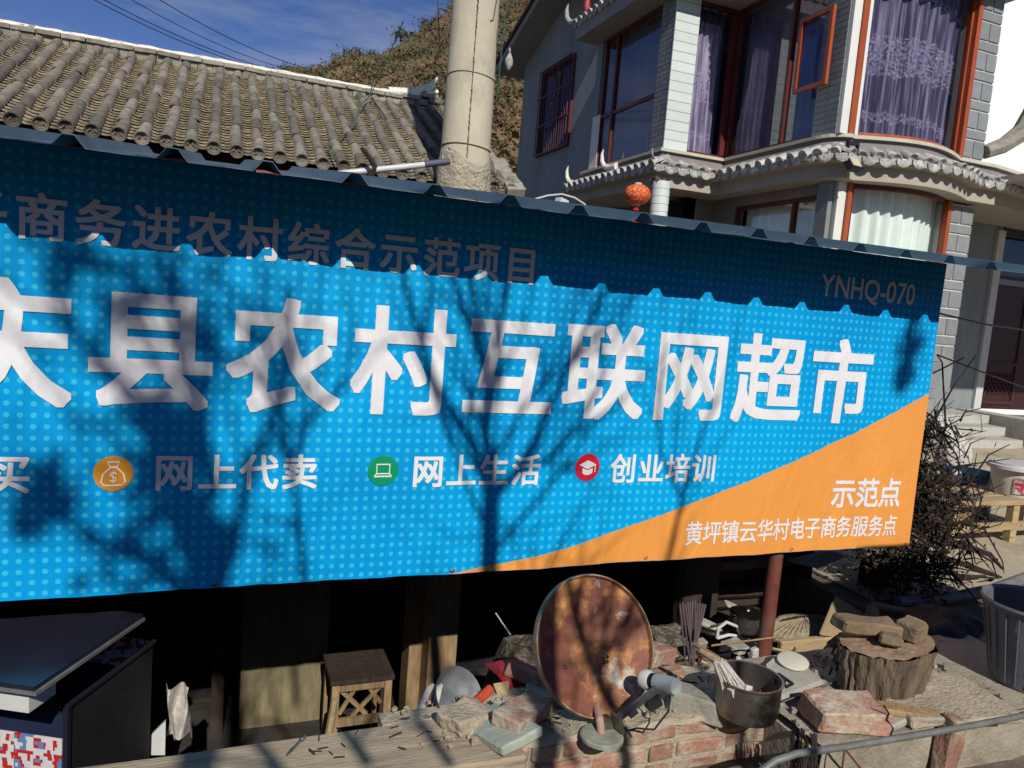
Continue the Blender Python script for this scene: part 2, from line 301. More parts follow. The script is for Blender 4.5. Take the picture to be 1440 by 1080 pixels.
# ------------------------------------------------------------ ground, hill
def gz(x, y):
    if x < 3.5 and 2.35 < y < 5.1: return -1.0
    return 0.0
g = MB()
xs = [-400,-60,-12,-3,-1,.0,1,2,3,3.45,3.55,5,7,9,12,16,30,80,400]; ys = [-400,-60,-8,0,1.5,2.3,2.4,3,4,5,5.15,6,8,12,20,40,400]
pts = [(x, y, gz(x, y)) for y in ys for x in xs]; nx = len(xs)
g.add(pts, [(j*nx+i, j*nx+i+1, (j+1)*nx+i+1, (j+1)*nx+i) for j in range(len(ys)-1) for i in range(nx-1)])
g.build('ground', M['earth'], kind='structure')
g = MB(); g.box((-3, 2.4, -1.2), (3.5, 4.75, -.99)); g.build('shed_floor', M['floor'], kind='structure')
g = MB(); g.box((3.7, 3.2, .004), (16, 9.1, .02)); g.build('paved_yard', M['paving'], kind='structure')
SIL = [(-1200,170),(-300,130),(150,120),(300,108),(370,88),(405,84),(440,82),(470,66),(500,58),(535,56),(560,40),(590,28),(620,12),(660,-20),(720,-70),(800,-120),(1000,-190),(1400,-260),(2200,-260)]
def sil(px):
    for (a, b), (c, d) in zip(SIL, SIL[1:]):
        if a <= px <= c: return b + (d - b) * (px - a) / (c - a)
    return SIL[0][1] if px < SIL[0][0] else SIL[-1][1]
hill_pts = []
def hillpt(u, v):
    px = -1200 + 3400 * u; a = ray(px, sil(px)); az = V((a.x, a.y)); L = az.length; el = a.z / L; az = az / L
    rc = 150 + 40 * math.sin(px / 260.0); r = 26 + (rc - 26) * min(v / .8, 1.0) if v <= .8 else rc + 120 * (v - .8) / .2
    top = el * rc
    if v <= .8: z = top * (r - 26) / (rc - 26) * (.86 + .14 * v / .8)
    else: z = top * (1 - .5 * (v - .8) / .2)
    k = min(1, v * 5) * (1 if v < .78 else .4)
    p = V((az.x * r, az.y * r, 0)); z += k * (mnoise.fractal(p * .035, 1, 2, 5) * 5 + abs(mnoise.noise(V((px * .004, v * 1.2, 3)))) * 5 - 2.5)
    return V((p.x, p.y, z + (0 if v > 0 else -1)))
h = MB(); h.grid(260, 90, hillpt); h.build('hill', M['hill'], smooth=True, kind='structure')

# scrub on the hill: leaf clumps, far too many to count
def scrub(name, material, n, seed, s0, s1, label, vr=(.1, .795)):
    rnd = random.Random(seed); b = MB()
    for i in range(n):
        u = rnd.uniform(.40, .64) if rnd.random() < .8 else rnd.uniform(.3, .75); v = rnd.uniform(*vr); p = hillpt(u, v)
        if mnoise.noise(p * .05 + V((seed, 0, 0))) < -.2: continue
        s = rnd.uniform(s0, s1)
        for k in range(26):
            d = V((rnd.gauss(0, .42), rnd.gauss(0, .42), abs(rnd.gauss(.3, .3)))) * s; c = p + d; a = V((rnd.uniform(-1,1), rnd.uniform(-1,1), rnd.uniform(-1,1))) * s * .2; e = V((rnd.uniform(-1,1), rnd.uniform(-1,1), rnd.uniform(-1,1))) * s * .2
            b.add([c, c + a, c + a + e, c + e], [(0, 1, 2, 3)])
    return b.build(name, material, label=label, cat='shrubs', kind='stuff')
scrub('dry_scrub', M['shrub1'], 5200, 3, .8, 2.0, 'dry brown scrub covering the hillside behind the houses')
scrub('green_scrub', M['shrub2'], 2300, 5, .7, 2.0, 'dull green bushes scattered over the hillside')
rnd = random.Random(11)
for i, (px, s) in enumerate([(478,1.6),(492,1.9),(506,1.5),(524,1.4),(566,2.6),(404,1.4),(436,1.2),(598,1.6)]):
    a = ray(px, sil(px)); az = V((a.x, a.y)).normalized(); rc = 150 + 40 * math.sin(px / 260.0)
    p = hillpt((px + 1200) / 3400, .8)
    t = thing('hill_tree', p, ['low dark tree on the left of the far hilltop clump','wide dark tree in the middle of the far hilltop clump','small tree right of the middle of the hilltop clump','last dark tree at the right end of the hilltop clump','lone taller tree on the skyline nearest the concrete pole','small bush standing on the ridge line just above the roof','tiny bush on the skyline between roof and hilltop clump','small tree on the slope just left of the pole'][i], 'tree', 'small trees on the hill skyline')
    b = MB(); b.tube([p - V((0,0,.5)), p + V((0,0,s))], [.25, .12], 6); b.build('trunk', M['bark'], t)
    b = MB()
    for k in range(150):
        c = p + V((rnd.gauss(0, s*.6), rnd.gauss(0, s*.6), s * .8 + rnd.gauss(0, s*.32))); q = s * .3
        b.add([c, c + V((rnd.uniform(-q,q), rnd.uniform(-q,q), rnd.uniform(-q,q))), c + V((rnd.uniform(-q,q), rnd.uniform(-q,q), rnd.uniform(-q,q)))], [(0,1,2)])
    b.build('crown', M['shrub2'], t)

# ------------------------------------------------------------ old tiled house
YE, ZE, YR, ZR = 7.8, 2.78, 10.85, 4.26
old = thing('tiled_house', (0, 9.5, 0), 'old low house under a mossy clay tile roof with white ridge', 'house')
sl = V((0, YR - YE, ZR - ZE)); slen = sl.length; sd_ = sl.normalized(); nrm = V((1,0,0)).cross(sd_)
X0, X1, PT = -3.3, 2.9, .2
b = MB(); b.prism([(X0-.1, YE+.05, ZE-.16), (X0-.1, YR, ZR-.13), (X0-.1, 2*YR-YE, ZE-.16)], (X1 - X0 + .16, 0, 0)); b.build('roof_deck', M['oldwall'], old)
b = MB(); b.box((X0, YE+.6, -.2), (X1-.25, 2*YR-YE-.6, ZE-.1)); b.build('wall', M['oldwall'], old)
# tube tile (cover row)
def tube_tile(L, r0, r1, disc):
    b = MB(); n = 10; vs = []
    for (y, r) in ((0, r1), (L, r0)):
        for j in range(n + 1): a = math.pi * j / n; vs.append((-math.cos(a) * r, y, math.sin(a) * r))
    fs = [(j, j+1, n+2+j, n+1+j) for j in range(n)]
    for (y, r) in ((0, r1 - .014),):
        for j in range(n + 1): a = math.pi * j / n; vs.append((-math.cos(a) * r, y, math.sin(a) * r))
    fs += [(j, 2*(n+1)+j, 2*(n+1)+j+1, j+1) for j in range(n)]
    b.add(vs, fs)
    if disc:
        rr = r1 * 1.05; T = T_((0, -.012, .01)) @ Matrix.Rotation(R(90), 4, 'X')
        b.lathe([(.0, -.012), (rr*.55, -.01), (rr*.62, .002), (rr*.8, .002), (rr*.85, .012), (rr, .012), (rr, -.02)], 16, T)
    return b
ncol = int(round((X1 - X0) / PT)); nt_ = 9; TL = slen / nt_
me_t = tube_tile(TL * 1.04, .05, .059, False).mesh('tube_tile', M['tile'], smooth=True)
me_d = tube_tile(TL * 1.04, .05, .064, True).mesh('tube_tile_end', M['tile'], smooth=True)
rnd = random.Random(2)
tubes_stuff = MB()
for i in range(ncol + 1):
    x = X0 + i * PT
    for j in range(nt_):
        p = V((x + rnd.gauss(0, .005), YE, ZE)) + sd_ * (j * TL) + nrm * (.055 + rnd.uniform(-.004, .006))
        inst('tube_tile', me_d if j == 0 else me_t, frame(p + V((rnd.gauss(0,.004), 0, 0)), V((1, rnd.gauss(0,.03), rnd.gauss(0,.03))).normalized(), (sd_ + V((rnd.gauss(0,.035), 0, rnd.gauss(0,.012)))).normalized(), nrm), old)
b = MB(); npn = 36
for i in range(ncol):
    x = X0 + (i + .5) * PT
    for j in range(npn):
        s = slen * j / npn + rnd.uniform(-.008, .008); L = slen / npn * 2.0; n = 6; tl = rnd.uniform(.1, .2)
        vs = []
        for (yy, lift) in ((0, .05), (L, .0)):
            for k in range(n + 1):
                a = math.pi * (.12 + .76 * k / n); q = V((x - math.cos(a) * .088 + rnd.gauss(0,.001), YE, ZE)) + sd_ * (s + yy - .01) + nrm * (.062 - math.sin(a) * .062 + lift)
                vs.append(q)
        for k in range(n + 1): vs.append(vs[k] - nrm * .014)
        b.add(vs, [(k, k+1, n+2+k, n+1+k) for k in range(n)] + [(2*(n+1)+k, 2*(n+1)+k+1, k+1, k) for k in range(n)])
b.build('pan_tiles', M['pan'], old, kind='stuff')
# ridge
def ridgez(x):
    z = ZR + .0; 
    return z + (0 if x < 2.1 else .25 * (x - 2.1) ** 2)
me_r = MB(); me_r.box((-.085, -.08, 0), (.085, .08, .075)); me_r = me_r.mesh('ridge_tile', M['ridgetile'])
me_r2 = MB(); me_r2.box((-.125, -.1, 0), (.125, .1, .05)); me_r2 = me_r2.mesh('ridge_brick', M['ridgetile'])
b = MB(); b.box((X0, YR - .1, ZR - .3), (X1 - .1, YR + .1, ZR + .0)); b.build('ridge_base', M['pan'], old)
k = 0; x = X0
while x < X1 - .1:
    z = ridgez(x); inst('ridge_tile', me_r, T_((x, YR - .02 + rnd.gauss(0,.006), z + .0)) @ euler(rnd.gauss(0,2), rnd.gauss(0,1.5), rnd.gauss(0,2)), old); x += .178
x = X0
while x < X1 - .1:
    z = ridgez(x); inst('ridge_brick', me_r2, T_((x, YR - .03 + rnd.gauss(0,.006), z + .078)) @ euler(0, rnd.gauss(0,1.2), rnd.gauss(0,1.5)), old); x += .26
b = MB()
def capf(u, v):
    x = X0 - .1 + (X1 - X0) * u; a = math.pi * v; r = .075 + .012 * mnoise.noise(V((x * 9, v * 3, 0)))
    return V((x, YR - .02 - math.cos(a) * r * 1.15, ridgez(x) + .125 + math.sin(a) * r * .8 + .012 * mnoise.noise(V((x * 5, 0, 2)))))
b.grid(160, 8, capf); b.build('ridge_cap', M['ridgecap'], old, smooth=True)
b = MB(); tip = [V((2.1, YR-.03, ZR+.15)), V((2.35, YR-.03, ZR+.17)), V((2.55, YR-.03, ZR+.22)), V((2.7, YR-.03, ZR+.34)), V((2.79, YR-.03, ZR+.47))]
b.tube(tip, [.075, .085, .075, .05, .015], 8); b.build('ridge_horn', M['ridgecap'], old, smooth=True)
# rubble coping down the right hand gable edge
b = MB()
for j in range(26):
    p = V((X1 + .07 + rnd.gauss(0,.02), YE, ZE)) + sd_ * (slen * j / 26) + nrm * .07
    b.cbox((0,0,0), (.2, .16, .09), T_(p) @ euler(rnd.gauss(26, 6), rnd.gauss(0, 8), rnd.gauss(0, 9)))
b.build('gable_coping', M['ridgetile'], old)

# ------------------------------------------------------------ modern village house
hs_ = thing('village_house', (7.6, 10.5, 0), 'two storey grey house with violet curtains behind tall windows and tiled eave band', 'house')
YK, XL, XA, YB, XBR, XG = 10.5, 6.42, 7.6, 8.06, 10.35, 6.95
ZS = 1.6 + .25 * YK; ZT = P(1023, 22, X=XA).z; FL = .41
def H(name, mb, m, parent=hs_, **k): return mb.build(name, M[m] if isinstance(m, str) else m, parent, **k)
# bay outline (upper and lower windows follow it)
def arc_pt(u, off=0.0):
    """u 0..1 along the curved bay front, from the left pier to the right pier"""
    a = XA + .3; c = XBR - .5; x = a + (c - a) * u; y = YB + .06 - .30 * math.sin(math.pi * u)
    tx = (c - a); ty = -.30 * math.pi * math.cos(math.pi * u); L = math.hypot(tx, ty)
    return V((x + ty / L * off, y - tx / L * off, 0))
# gable wing
zg0 = 1.6 + .858 * XG; yfar = 2.63 * XG; yap = 2.27 * XG; ynear = 12.95
zap = P(790, 12, X=XG).z + .12
slope = (zap - zg0) / (yfar - yap)
b = MB(); znear = zap - slope * (yap - ynear)
wy0, wy1 = 2.19 * XG, 2.445 * XG; wz0, wz1 = 1.6 + .506 * XG, 1.6 + .786 * XG
def wallstrip(b, poly, x, t=.3): b.prism([(x, y, z) for y, z in poly], (t, 0, 0))
zat = lambda y: zg0 + slope * (yfar - y) if y > yap else zap - slope * (yap - y)
wallstrip(b, [(ynear, 0), (wy0, 0), (wy0, zat(wy0)), (yap, zap) if wy0 > yap else (wy0, zat(wy0)), (ynear, znear)], XG)
b = MB()
wallstrip(b, [(ynear, 0), (wy0, 0), (wy0, zat(wy0)), (ynear, znear)], XG)
wallstrip(b, [(wy1, 0), (yfar, 0), (yfar, zg0), (wy1, zat(wy1))], XG)
wallstrip(b, [(wy0, 0), (wy1, 0), (wy1, wz0), (wy0, wz0)], XG)
top = [(wy0, wz1), (wy1, wz1), (wy1, zat(wy1))] + ([(yap, zap)] if wy0 < yap < wy1 else []) + [(wy0, zat(wy0))]
wallstrip(b, top, XG)
H('gable_wall', b, 'gable')
b = MB(); b.box((XG + .1, yfar - .25, 0), (XG + 6, yfar, zg0)); H('rear_wall', b, 'gable')
ov = .62
b = MB()
for sgn, (ya, za), (yb, zb) in ((1, (yap, zap), (yfar + .5, zg0 - slope * .5)), (-1, (yap, zap), (ynear + .3, zat(ynear + .3)))):
    b.prism([(XG - ov, ya, za), (XG - ov, yb, zb), (XG - ov, yb, zb + .16), (XG - ov, ya, za + .16)], (7, 0, 0))
H('gable_roof', b, 'grey_soffit')
b = MB(); b.prism([(XG-ov-.05, yap, zap+.17), (XG-ov-.05, yfar+.6, zg0-slope*.6+.17), (XG-ov-.05, yfar+.6, zg0-slope*.6+.27), (XG-ov-.05, yap, zap+.27)], (7.1, 0, 0)); H('roof_tiles', b, 'darkWood')
fin = MB(); q = P(716, 88, X=XG - ov); fin.lathe([(.0, -.2), (.05, -.16), (.1, -.05), (.11, .05), (.06, .16), (.03, .22), (.05, .27), (.0, .4)], 10, T_(q)); H('finial', fin, 'eave', smooth=True)
# barred gable window
wn = H('barred_window', (lambda b: (b.box((XG-.05, wy0, wz0), (XG, wy0+.07, wz1)), b.box((XG-.05, wy1-.07, wz0), (XG, wy1, wz1)), b.box((XG-.05, wy0+.07, wz0), (XG, wy1-.07, wz0+.07)), b.box((XG-.05, wy0+.07, wz1-.07), (XG, wy1-.07, wz1)), b.box((XG-.03, (wy0+wy1)/2-.03, wz0+.07), (XG, (wy0+wy1)/2+.03, wz1-.07)), b))(MB())[-1], 'frame_red')
bar = MB(); bar.tube([(0,0,0), (0,0,wz1-wz0)], .011, 6); bar = bar.mesh('window_bar', M['frame_red'])
nb = 15
for i in range(nb): inst('window_bar', bar, T_((XG - .1, wy0 + .05 + (wy1-wy0-.1) * i / (nb-1), wz0)), wn)
b = MB(); [b.box((XG-.115, wy0, z), (XG-.088, wy1, z+.025)) for z in (wz0, wz0+.65, wz0+1.3, wz1-.03)]; H('bar_rail', b, 'frame_red', wn)
def curtain(name, path, z0, z1, m, parent, amp=.03, wl=.16, seed=0):
    """path: function u->V in plan; folds follow amp"""
    n = 90; vs = []; L = sum((path((i+1)/20) - path(i/20)).length for i in range(20)); uv = []
    for j in range(5):
        for i in range(n + 1):
            u = i / n; p = path(u); d = path(min(1, u + .01)) - path(max(0, u - .01)); nn = V((d.y, -d.x, 0)).normalized()
            ph = mnoise.noise(V((u * L * 1.3, seed, j * .15))) * 5
            o = math.sin(u * L / wl * 2 * math.pi + ph) * amp * (.6 + .4 * j / 4)
            z = z1 + (z0 - z1) * j / 4; vs.append((p.x + nn.x * o, p.y + nn.y * o, z)); uv.append((u * L, (z - z0)))
    b = MB(); b.add(vs, [(j*(n+1)+i, j*(n+1)+i+1, (j+1)*(n+1)+i+1, (j+1)*(n+1)+i) for j in range(4) for i in range(n)])
    o = b.build(name, M[m], parent, smooth=True); me = o.data; ul = me.uv_layers.new(name='UVMap')
    for lp in me.loops: ul.data[lp.index].uv = uv[lp.vertex_index]
    return o
line = lambda a, b_: (lambda u: V(a).lerp(V(b_), u))
curtain('curtain', line((XG+.16, wy0, 0), (XG+.16, wy1, 0)), wz0, wz1, 'netting', wn, .025, .14, 3)
b = MB(); b.box((XG+.02, wy0, wz0), (XG+.026, wy1, wz1)); H('pane', b, 'glass', wn)
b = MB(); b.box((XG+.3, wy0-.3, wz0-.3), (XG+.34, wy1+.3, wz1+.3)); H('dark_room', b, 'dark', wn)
# balcony / bays: slabs
def wallseg(name, p, q, z0, z1, m, t=.2, parent=hs_):
    p = V((*p, 0)); q = V((*q, 0)); d = (q - p).normalized(); n = V((-d.y, d.x, 0)) * t
    b = MB(); b.prism([p + V((0,0,z0)), q + V((0,0,z0)), q + V((0,0,z1)), p + V((0,0,z1))], n); return H(name, b, m, parent)
YF = 12.9
wallA = [(XL, YF), (XL, YK), (XA, YK), (XA, YB), (XBR, YB)]
# outline of the floor slab edge incl. the bay curve
def outline(off, arc=True, end=3.5):
    o = [V((XL - off, YF + .4, 0)), V((XL - off, YK - off, 0)), V((XA - off, YK - off, 0))]
    if arc:
        k = 22; c = []
        o.append(V((XA - off, YB + .35, 0)))
        for i in range(1, 6):
            a = math.pi/2 * i / 6; r = .35; o.append(V((XA - off + r * (1 - math.cos(a)), YB + .35 - (r + off) * math.sin(a), 0)))
        for i in range(0, k + 1):
            q = arc_pt(i / k, off); o.append(V((q.x, q.y - .02, 0)))
    else: o += [V((XA - off, YB - off, 0))]
    o.append(V((XBR + .3, YB - off + .05, 0))); 
    if end > 2: o.append(V((XBR + 1.2, YB - off + .2, 0))); o.append(V((XBR + 3.5, YB + .55 - off, 0)))
    return o
def slab(name, off, z0, z1, m, end=3.5):
    b = MB(); o = outline(off, end=end); k = len(o); inner = [V((XL + 1.0, YF + .4, 0)), V((XBR + end, YF + .4, 0))]
    poly = o + inner[::-1]
    bm = bmesh.new(); vv = [bm.verts.new((p.x, p.y, z0)) for p in poly]; f = bm.faces.new(vv); r = bmesh.ops.extrude_face_region(bm, geom=[f])
    for v in r['geom']:
        if isinstance(v, bmesh.types.BMVert): v.co.z = z1
    bmesh.ops.recalc_face_normals(bm, faces=bm.faces); bmesh.ops.triangulate(bm, faces=[f for f in bm.faces if len(f.verts) > 4])
    me = bpy.data.meshes.new(name); lo = wloc(hs_)
    for v in bm.verts: v.co -= lo
    bm.to_mesh(me); bm.free(); me.materials.append(M[m]); ob = bpy.data.objects.new(name, me); COL.objects.link(ob); ob.parent = hs_; return ob
slab('floor_slab', .22, ZS - .62, ZS - .42, 'soffit')
slab('slab_band', .02, ZS - .415, ZS - .05, 'render')
slab('sill_band', .07, ZS - .046, ZS, 'cream')
slab('upper_slab', .4, ZT + .0, ZT + .25, 'grey_soffit', .3)
# sloping little roof under the sill with its disc ended tiles
def along(off, step):
    o = outline(off); res = []; acc = 0; nxt = step / 2
    for p, q in zip(o, o[1:]):
        L = (q - p).length; d = (q - p) / L if L else V((1,0,0))
        while nxt <= acc + L:
            res.append((p + d * (nxt - acc), V((d.y, -d.x, 0)))); nxt += step
        acc += L
    return res
ZEV = ZS - .36
oo, ii = outline(.34), outline(.04)
b = MB(); k = len(oo); b.add([V((p.x, p.y, ZEV)) for p in oo] + [V((p.x, p.y, ZS - .1)) for p in ii] + [V((p.x, p.y, ZEV - .05)) for p in oo], [(i, i+1, k+i+1, k+i) for i in range(k-1)] + [(2*k+i, 2*k+i+1, i+1, i) for i in range(k-1)])
H('eave_bed', b, 'render')
b = MB(); b.add([V((p.x, p.y, ZEV - .05)) for p in oo] + [V((p.x, p.y, ZS - .44)) for p in outline(.2)], [(i, i+1, k+i+1, k+i) for i in range(k-1)]); H('eave_underside', b, 'soffit')
et = tube_tile(.3, .055, .072, True).mesh('eave_tile', M['eave'], smooth=True)
dp = MB()
prof = [(-.1, .025), (-.092, -.03), (-.06, -.068), (0, -.088), (.06, -.068), (.092, -.03), (.1, .025)]
nn_ = len(prof); vs = [(x, -.0, z) for x, z in prof] + [(x, .014, z) for x, z in prof]
vs += [(x * .62, -.008, z * .62 - .008) for x, z in prof]
dp.add(vs, [(i, i+1, 2*nn_+i+1, 2*nn_+i) for i in range(nn_-1)] + [tuple(range(2*nn_, 3*nn_)), tuple(range(nn_, 2*nn_))[::-1]] + [(i, nn_+i, nn_+i+1, i+1) for i in range(nn_-1)] + [(0, 2*nn_, 3*nn_-1, nn_-1)])
dp.grid(6, 1, lambda u, v: V((-.1 + .2 * u, .28 * v, .02 - .035 * math.sin(math.pi * u) )))
dp = dp.mesh('drip_tile', M['eave'])
ts = along(.36, .11)
for i, (p, n) in enumerate(ts):
    n = n.normalized(); inn = -n; d = (inn + V((0,0,.5))).normalized(); x = V((0,0,1)).cross(n).normalized() * -1; x = d.cross(V((0,0,1))).normalized(); z = x.cross(d)
    jit = random.gauss(0, .006)
    if i % 2 == 0: inst('eave_tile', et, frame(V((p.x, p.y, ZEV + .02 + jit)), x, d, z), hs_)
    else: inst('drip_tile', dp, frame(V((p.x, p.y, ZEV + .0 + jit)) + n * .012, x, d, z) @ euler(-27), hs_)
# stone curls at the corners of the eave
def curl(p, d, s, m='eave'):
    b = MB(); d = V(d).normalized(); u = V((0,0,1))
    b.tube([p - d * s * .7, p, p + d * s * .45 + u * s * .12, p + d * s * .75 + u * s * .42, p + d * s * .82 + u * s * .8, p + d * s * .72 + u * s * 1.05], [s*.2, s*.17, s*.14, s*.11, s*.08, s*.02], 8); H('eave_horn', b, m, smooth=True)
curl(V((XL - .2, YF + .35, ZEV + .12)), (-.15, 1, 0), .34, 'ridgecap'); curl(V((XL - .1, YF - .85, ZEV + .26)), (-.1, 1, 0), .34, 'ridgecap'); curl(V((XL - .36, YK - .36, ZEV + .1)), (-.6, -.5, 0), .13)
# upper floor: white tiled corner column
cl = H('corner_column', (lambda b: (b.box((XL + .02, YK + .02, ZS), (XL + .43, YK + .43, ZT)), b))(MB())[-1], 'joint')
tb = MB(); tb.box((.0, -.03, 0), (.435, 0, .142)); tb = tb.mesh('facing_tile', M['whitetile'])
tb2 = MB(); tb2.box((-.012, .02, 0), (0, .2, .068)); tb2 = tb2.mesh('side_tile', M['cladding'])
z = ZS + .004; i = 0
while z < ZT - .1:
    inst('facing_tile', tb, T_((XL, YK + .02, z)), cl); z += .15
z = ZS + .004
while z < ZT:
    for q in range(2): inst('side_tile', tb2, T_((XL + .016, YK + .01 + q * .205, z)), cl)
    z += .078
def window(name, path, z0, z1, splits, fm, cm, rails=(), gl='glass', amp=.03, wl=.15, seed=0, set_back=.22, fw=.06, glab=True):
    n = 40 if name == 'bay_window' else 12
    w_ = thing(name, V((path(.5).x, path(.5).y, z0)), None, None); w_.parent = hs_; w_.location = V(w_.location) - wloc(hs_)
    dd = (path(1) - path(0)).normalized(); inn = V((-dd.y, dd.x, 0))
    for (za, zb) in [(z0, z0 + fw), (z1 - fw, z1)] + [(r - fw/2, r + fw/2) for r in rails]:
        b = MB(); ps = [path(i / n) for i in range(n + 1)]; k = n + 1
        vs = [p + V((0,0,za)) for p in ps] + [p + V((0,0,zb)) for p in ps] + [p + inn * .07 + V((0,0,za)) for p in ps] + [p + inn * .07 + V((0,0,zb)) for p in ps]
        b.add(vs, [(i, i+1, k+i+1, k+i) for i in range(n)] + [(2*k+i, i, i+1, 2*k+i+1)[::-1] for i in range(n)] + [(k+i, k+i+1, 3*k+i+1, 3*k+i) for i in range(n)])
        H('frame_rail', b, fm, w_)
    mu = MB(); mu.box((-fw/2, -.012, fw), (fw/2, .06, z1 - z0 - fw)); mu = mu.mesh('mullion', M[fm])
    for u in splits:
        p = path(u); inst('mullion', mu, frame(V((p.x, p.y, z0)), dd, inn, V((0,0,1))), w_)
    b = MB(); b.grid(n, 1, lambda u, v: path(u) + inn * .03 + V((0,0, z0 + (z1-z0) * v))); H('pane', b, gl, w_)
    if cm: curtain('curtain', lambda u: path(u) + inn * set_back, z0, z1, cm, w_, amp, wl, seed)
    b = MB(); b.grid(4, 1, lambda u, v: path(u) + inn * (set_back + .5) + V((0,0, z0 - .1 + (z1-z0+.2) * v))); H('dark_room', b, 'dark', w_)  # near-black sheet, the room's shade put into its colour
    return w_
L3 = lambda a, c: (lambda u: V((*a, 0)).lerp(V((*c, 0)), u))
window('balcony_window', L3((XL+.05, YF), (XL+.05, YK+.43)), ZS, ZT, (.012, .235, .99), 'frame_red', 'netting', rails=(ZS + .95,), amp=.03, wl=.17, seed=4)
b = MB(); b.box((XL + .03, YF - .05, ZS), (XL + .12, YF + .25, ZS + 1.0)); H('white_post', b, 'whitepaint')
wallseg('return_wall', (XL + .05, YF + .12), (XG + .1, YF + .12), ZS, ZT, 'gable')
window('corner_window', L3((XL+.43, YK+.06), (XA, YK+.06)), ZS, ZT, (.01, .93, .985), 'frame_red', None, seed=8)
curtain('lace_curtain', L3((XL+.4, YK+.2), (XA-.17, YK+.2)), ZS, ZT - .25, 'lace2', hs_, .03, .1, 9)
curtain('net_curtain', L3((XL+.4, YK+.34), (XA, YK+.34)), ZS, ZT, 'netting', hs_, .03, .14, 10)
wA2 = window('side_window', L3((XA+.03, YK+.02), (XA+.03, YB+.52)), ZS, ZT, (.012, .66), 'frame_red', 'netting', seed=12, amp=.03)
# opened casement, sunlit orange frame
c0 = P(1115, 133, X=XA - .12); c1 = P(1172, 30, X=XA - .12)
y0, y1 = c1.y, c0.y; z0, z1 = c0.z, P(1115, 33, X=XA-.12).z
b = MB(); x_ = XA - .14
for a, c in (((y1-.06, z0), (y1, z1)), ((y0, z0), (y0+.06, z1)), ((y0+.06, z0), (y1-.06, z0+.06)), ((y0+.06, z1-.06), (y1-.06, z1))): b.box((x_, a[0], a[1]), (x_+.05, c[0], c[1]))
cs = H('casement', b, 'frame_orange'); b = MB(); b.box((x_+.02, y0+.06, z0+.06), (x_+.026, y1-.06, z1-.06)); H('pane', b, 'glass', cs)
# bay piers of grey blocks with pale joints
def pier(name, x0, x1, y, z0, z1, depth, left_side=False):
    pr = H(name, (lambda b: (b.box((x0 + .005, y + .012, z0), (x1 - .005, y + depth, z1)), b))(MB())[-1], 'joint')
    z = z0 + .02; flip = 0; W = x1 - x0
    def blk(a, c, za, zb):
        m_ = MB(); m_.box((a + .008, y - .006, za + .008), (c - .008, y + .02, zb - .008)); H('stone_block', m_, 'cladding', pr)
    while z < z1 - .1:
        if flip % 2: blk(x0, x1, z, min(z + .13, z1)); z += .145
        else:
            mid = x0 + W * (.5 if flip % 4 else .46); blk(x0, mid, z, min(z + .25, z1)); blk(mid, x1, z, min(z + .25, z1)); z += .265
        flip += 1
    return pr
pier('block_pier', XBR - .42, XBR, YB, ZS, ZT, .6); pier('block_pier', XBR - .5, XBR, YB + .02, FL, ZS - .65, .5)
b = MB(); b.box((XA + .02, YB + .06, ZS), (XA + .16, YB + .52, ZT)); pr = H('side_pier', b, 'joint')
tb3 = MB(); tb3.box((-.012, 0, 0), (0, .215, .072)); tb3 = tb3.mesh('side_tile', M['cladding']); z = ZS + .003
while z < ZT: [inst('side_tile', tb3, T_((XA + .02, YB + .07 + q * .225, z)), pr) for q in range(2)]; z += .082
b = MB(); b.box((XA + .02, YB - .0, ZS), (XA + .15, YB + .055, ZT)); H('corner_trim', b, 'whitepaint')
b = MB(); b.box((XA + .25, YB - .03, ZS), (XA + .3, YB + .1, ZT)); H('corner_trim', b, 'whitepaint')
b = MB(); b.box((XA + .155, YB - .03, ZS), (XA + .245, YB + .05, ZT)); H('frame_post', b, 'frame_orange')
b = MB(); b.box((XBR - .53, YB - .04, ZS), (XBR - .45, YB + .06, ZT)); H('frame_post', b, 'frame_orange')
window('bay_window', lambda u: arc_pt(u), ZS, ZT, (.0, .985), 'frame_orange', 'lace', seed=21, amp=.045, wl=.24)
# lower storey
wallseg('lower_wall', (XL + .75, YF + .3), (XL + .75, YK + .35), FL - .4, ZS - .6, 'render')
wallseg('lower_wall', (XL + .75, YK + .35), (XA + .1, YK + .35), FL - .4, ZS - .6, 'render')
b = MB(); x = XA + .1
ya, yb_ = 1.33 * x, P(1147, 300, X=x).y; zt_ = P(1085, 283, X=x).z; zb_ = zt_ - 1.5
b.box((x, YB + .15, FL - .4), (x + .2, yb_, ZS - .6)); b.box((x, ya, FL - .4), (x + .2, YK + .4, ZS - .6)); b.box((x, yb_, zt_), (x + .2, ya, ZS - .6)); b.box((x, yb_, FL - .4), (x + .2, ya, zb_))
H('lower_side_wall', b, 'render')
window('lower_side_window', L3((x + .05, ya), (x + .05, yb_)), zb_, zt_, (.012, .72, .985), 'frame_red', 'sheer', gl='glassclear', seed=31, wl=.2, amp=.02)
b = MB(); b.box((XA + .02, YB + .06, FL - .4), (XA + .09, YB + .28, ZS - .62)); H('lower_pier', b, 'cladding')
zl = P(1255, 262, Y=YB - .2).z
bay = lambda u: arc_pt(.04 + .98 * u)
window('bay_window', bay, FL + .9, zl, (.0, .985), 'frame_red', 'sheer', gl='glassclear', seed=41, wl=.22, amp=.05)
b = MB(); b.box((XA + .13, YB + .01, FL - .4), (XA + .27, YB + .12, zl + .02)); H('corner_trim', b, 'whitepaint')
b = MB(); b.box((XA + .275, YB - .03, FL), (XA + .345, YB + .06, zl)); H('frame_post', b, 'frame_orange')
b = MB(); b.box((XBR - .58, YB - .03, FL), (XBR - .51, YB + .06, zl)); H('frame_post', b, 'frame_orange')
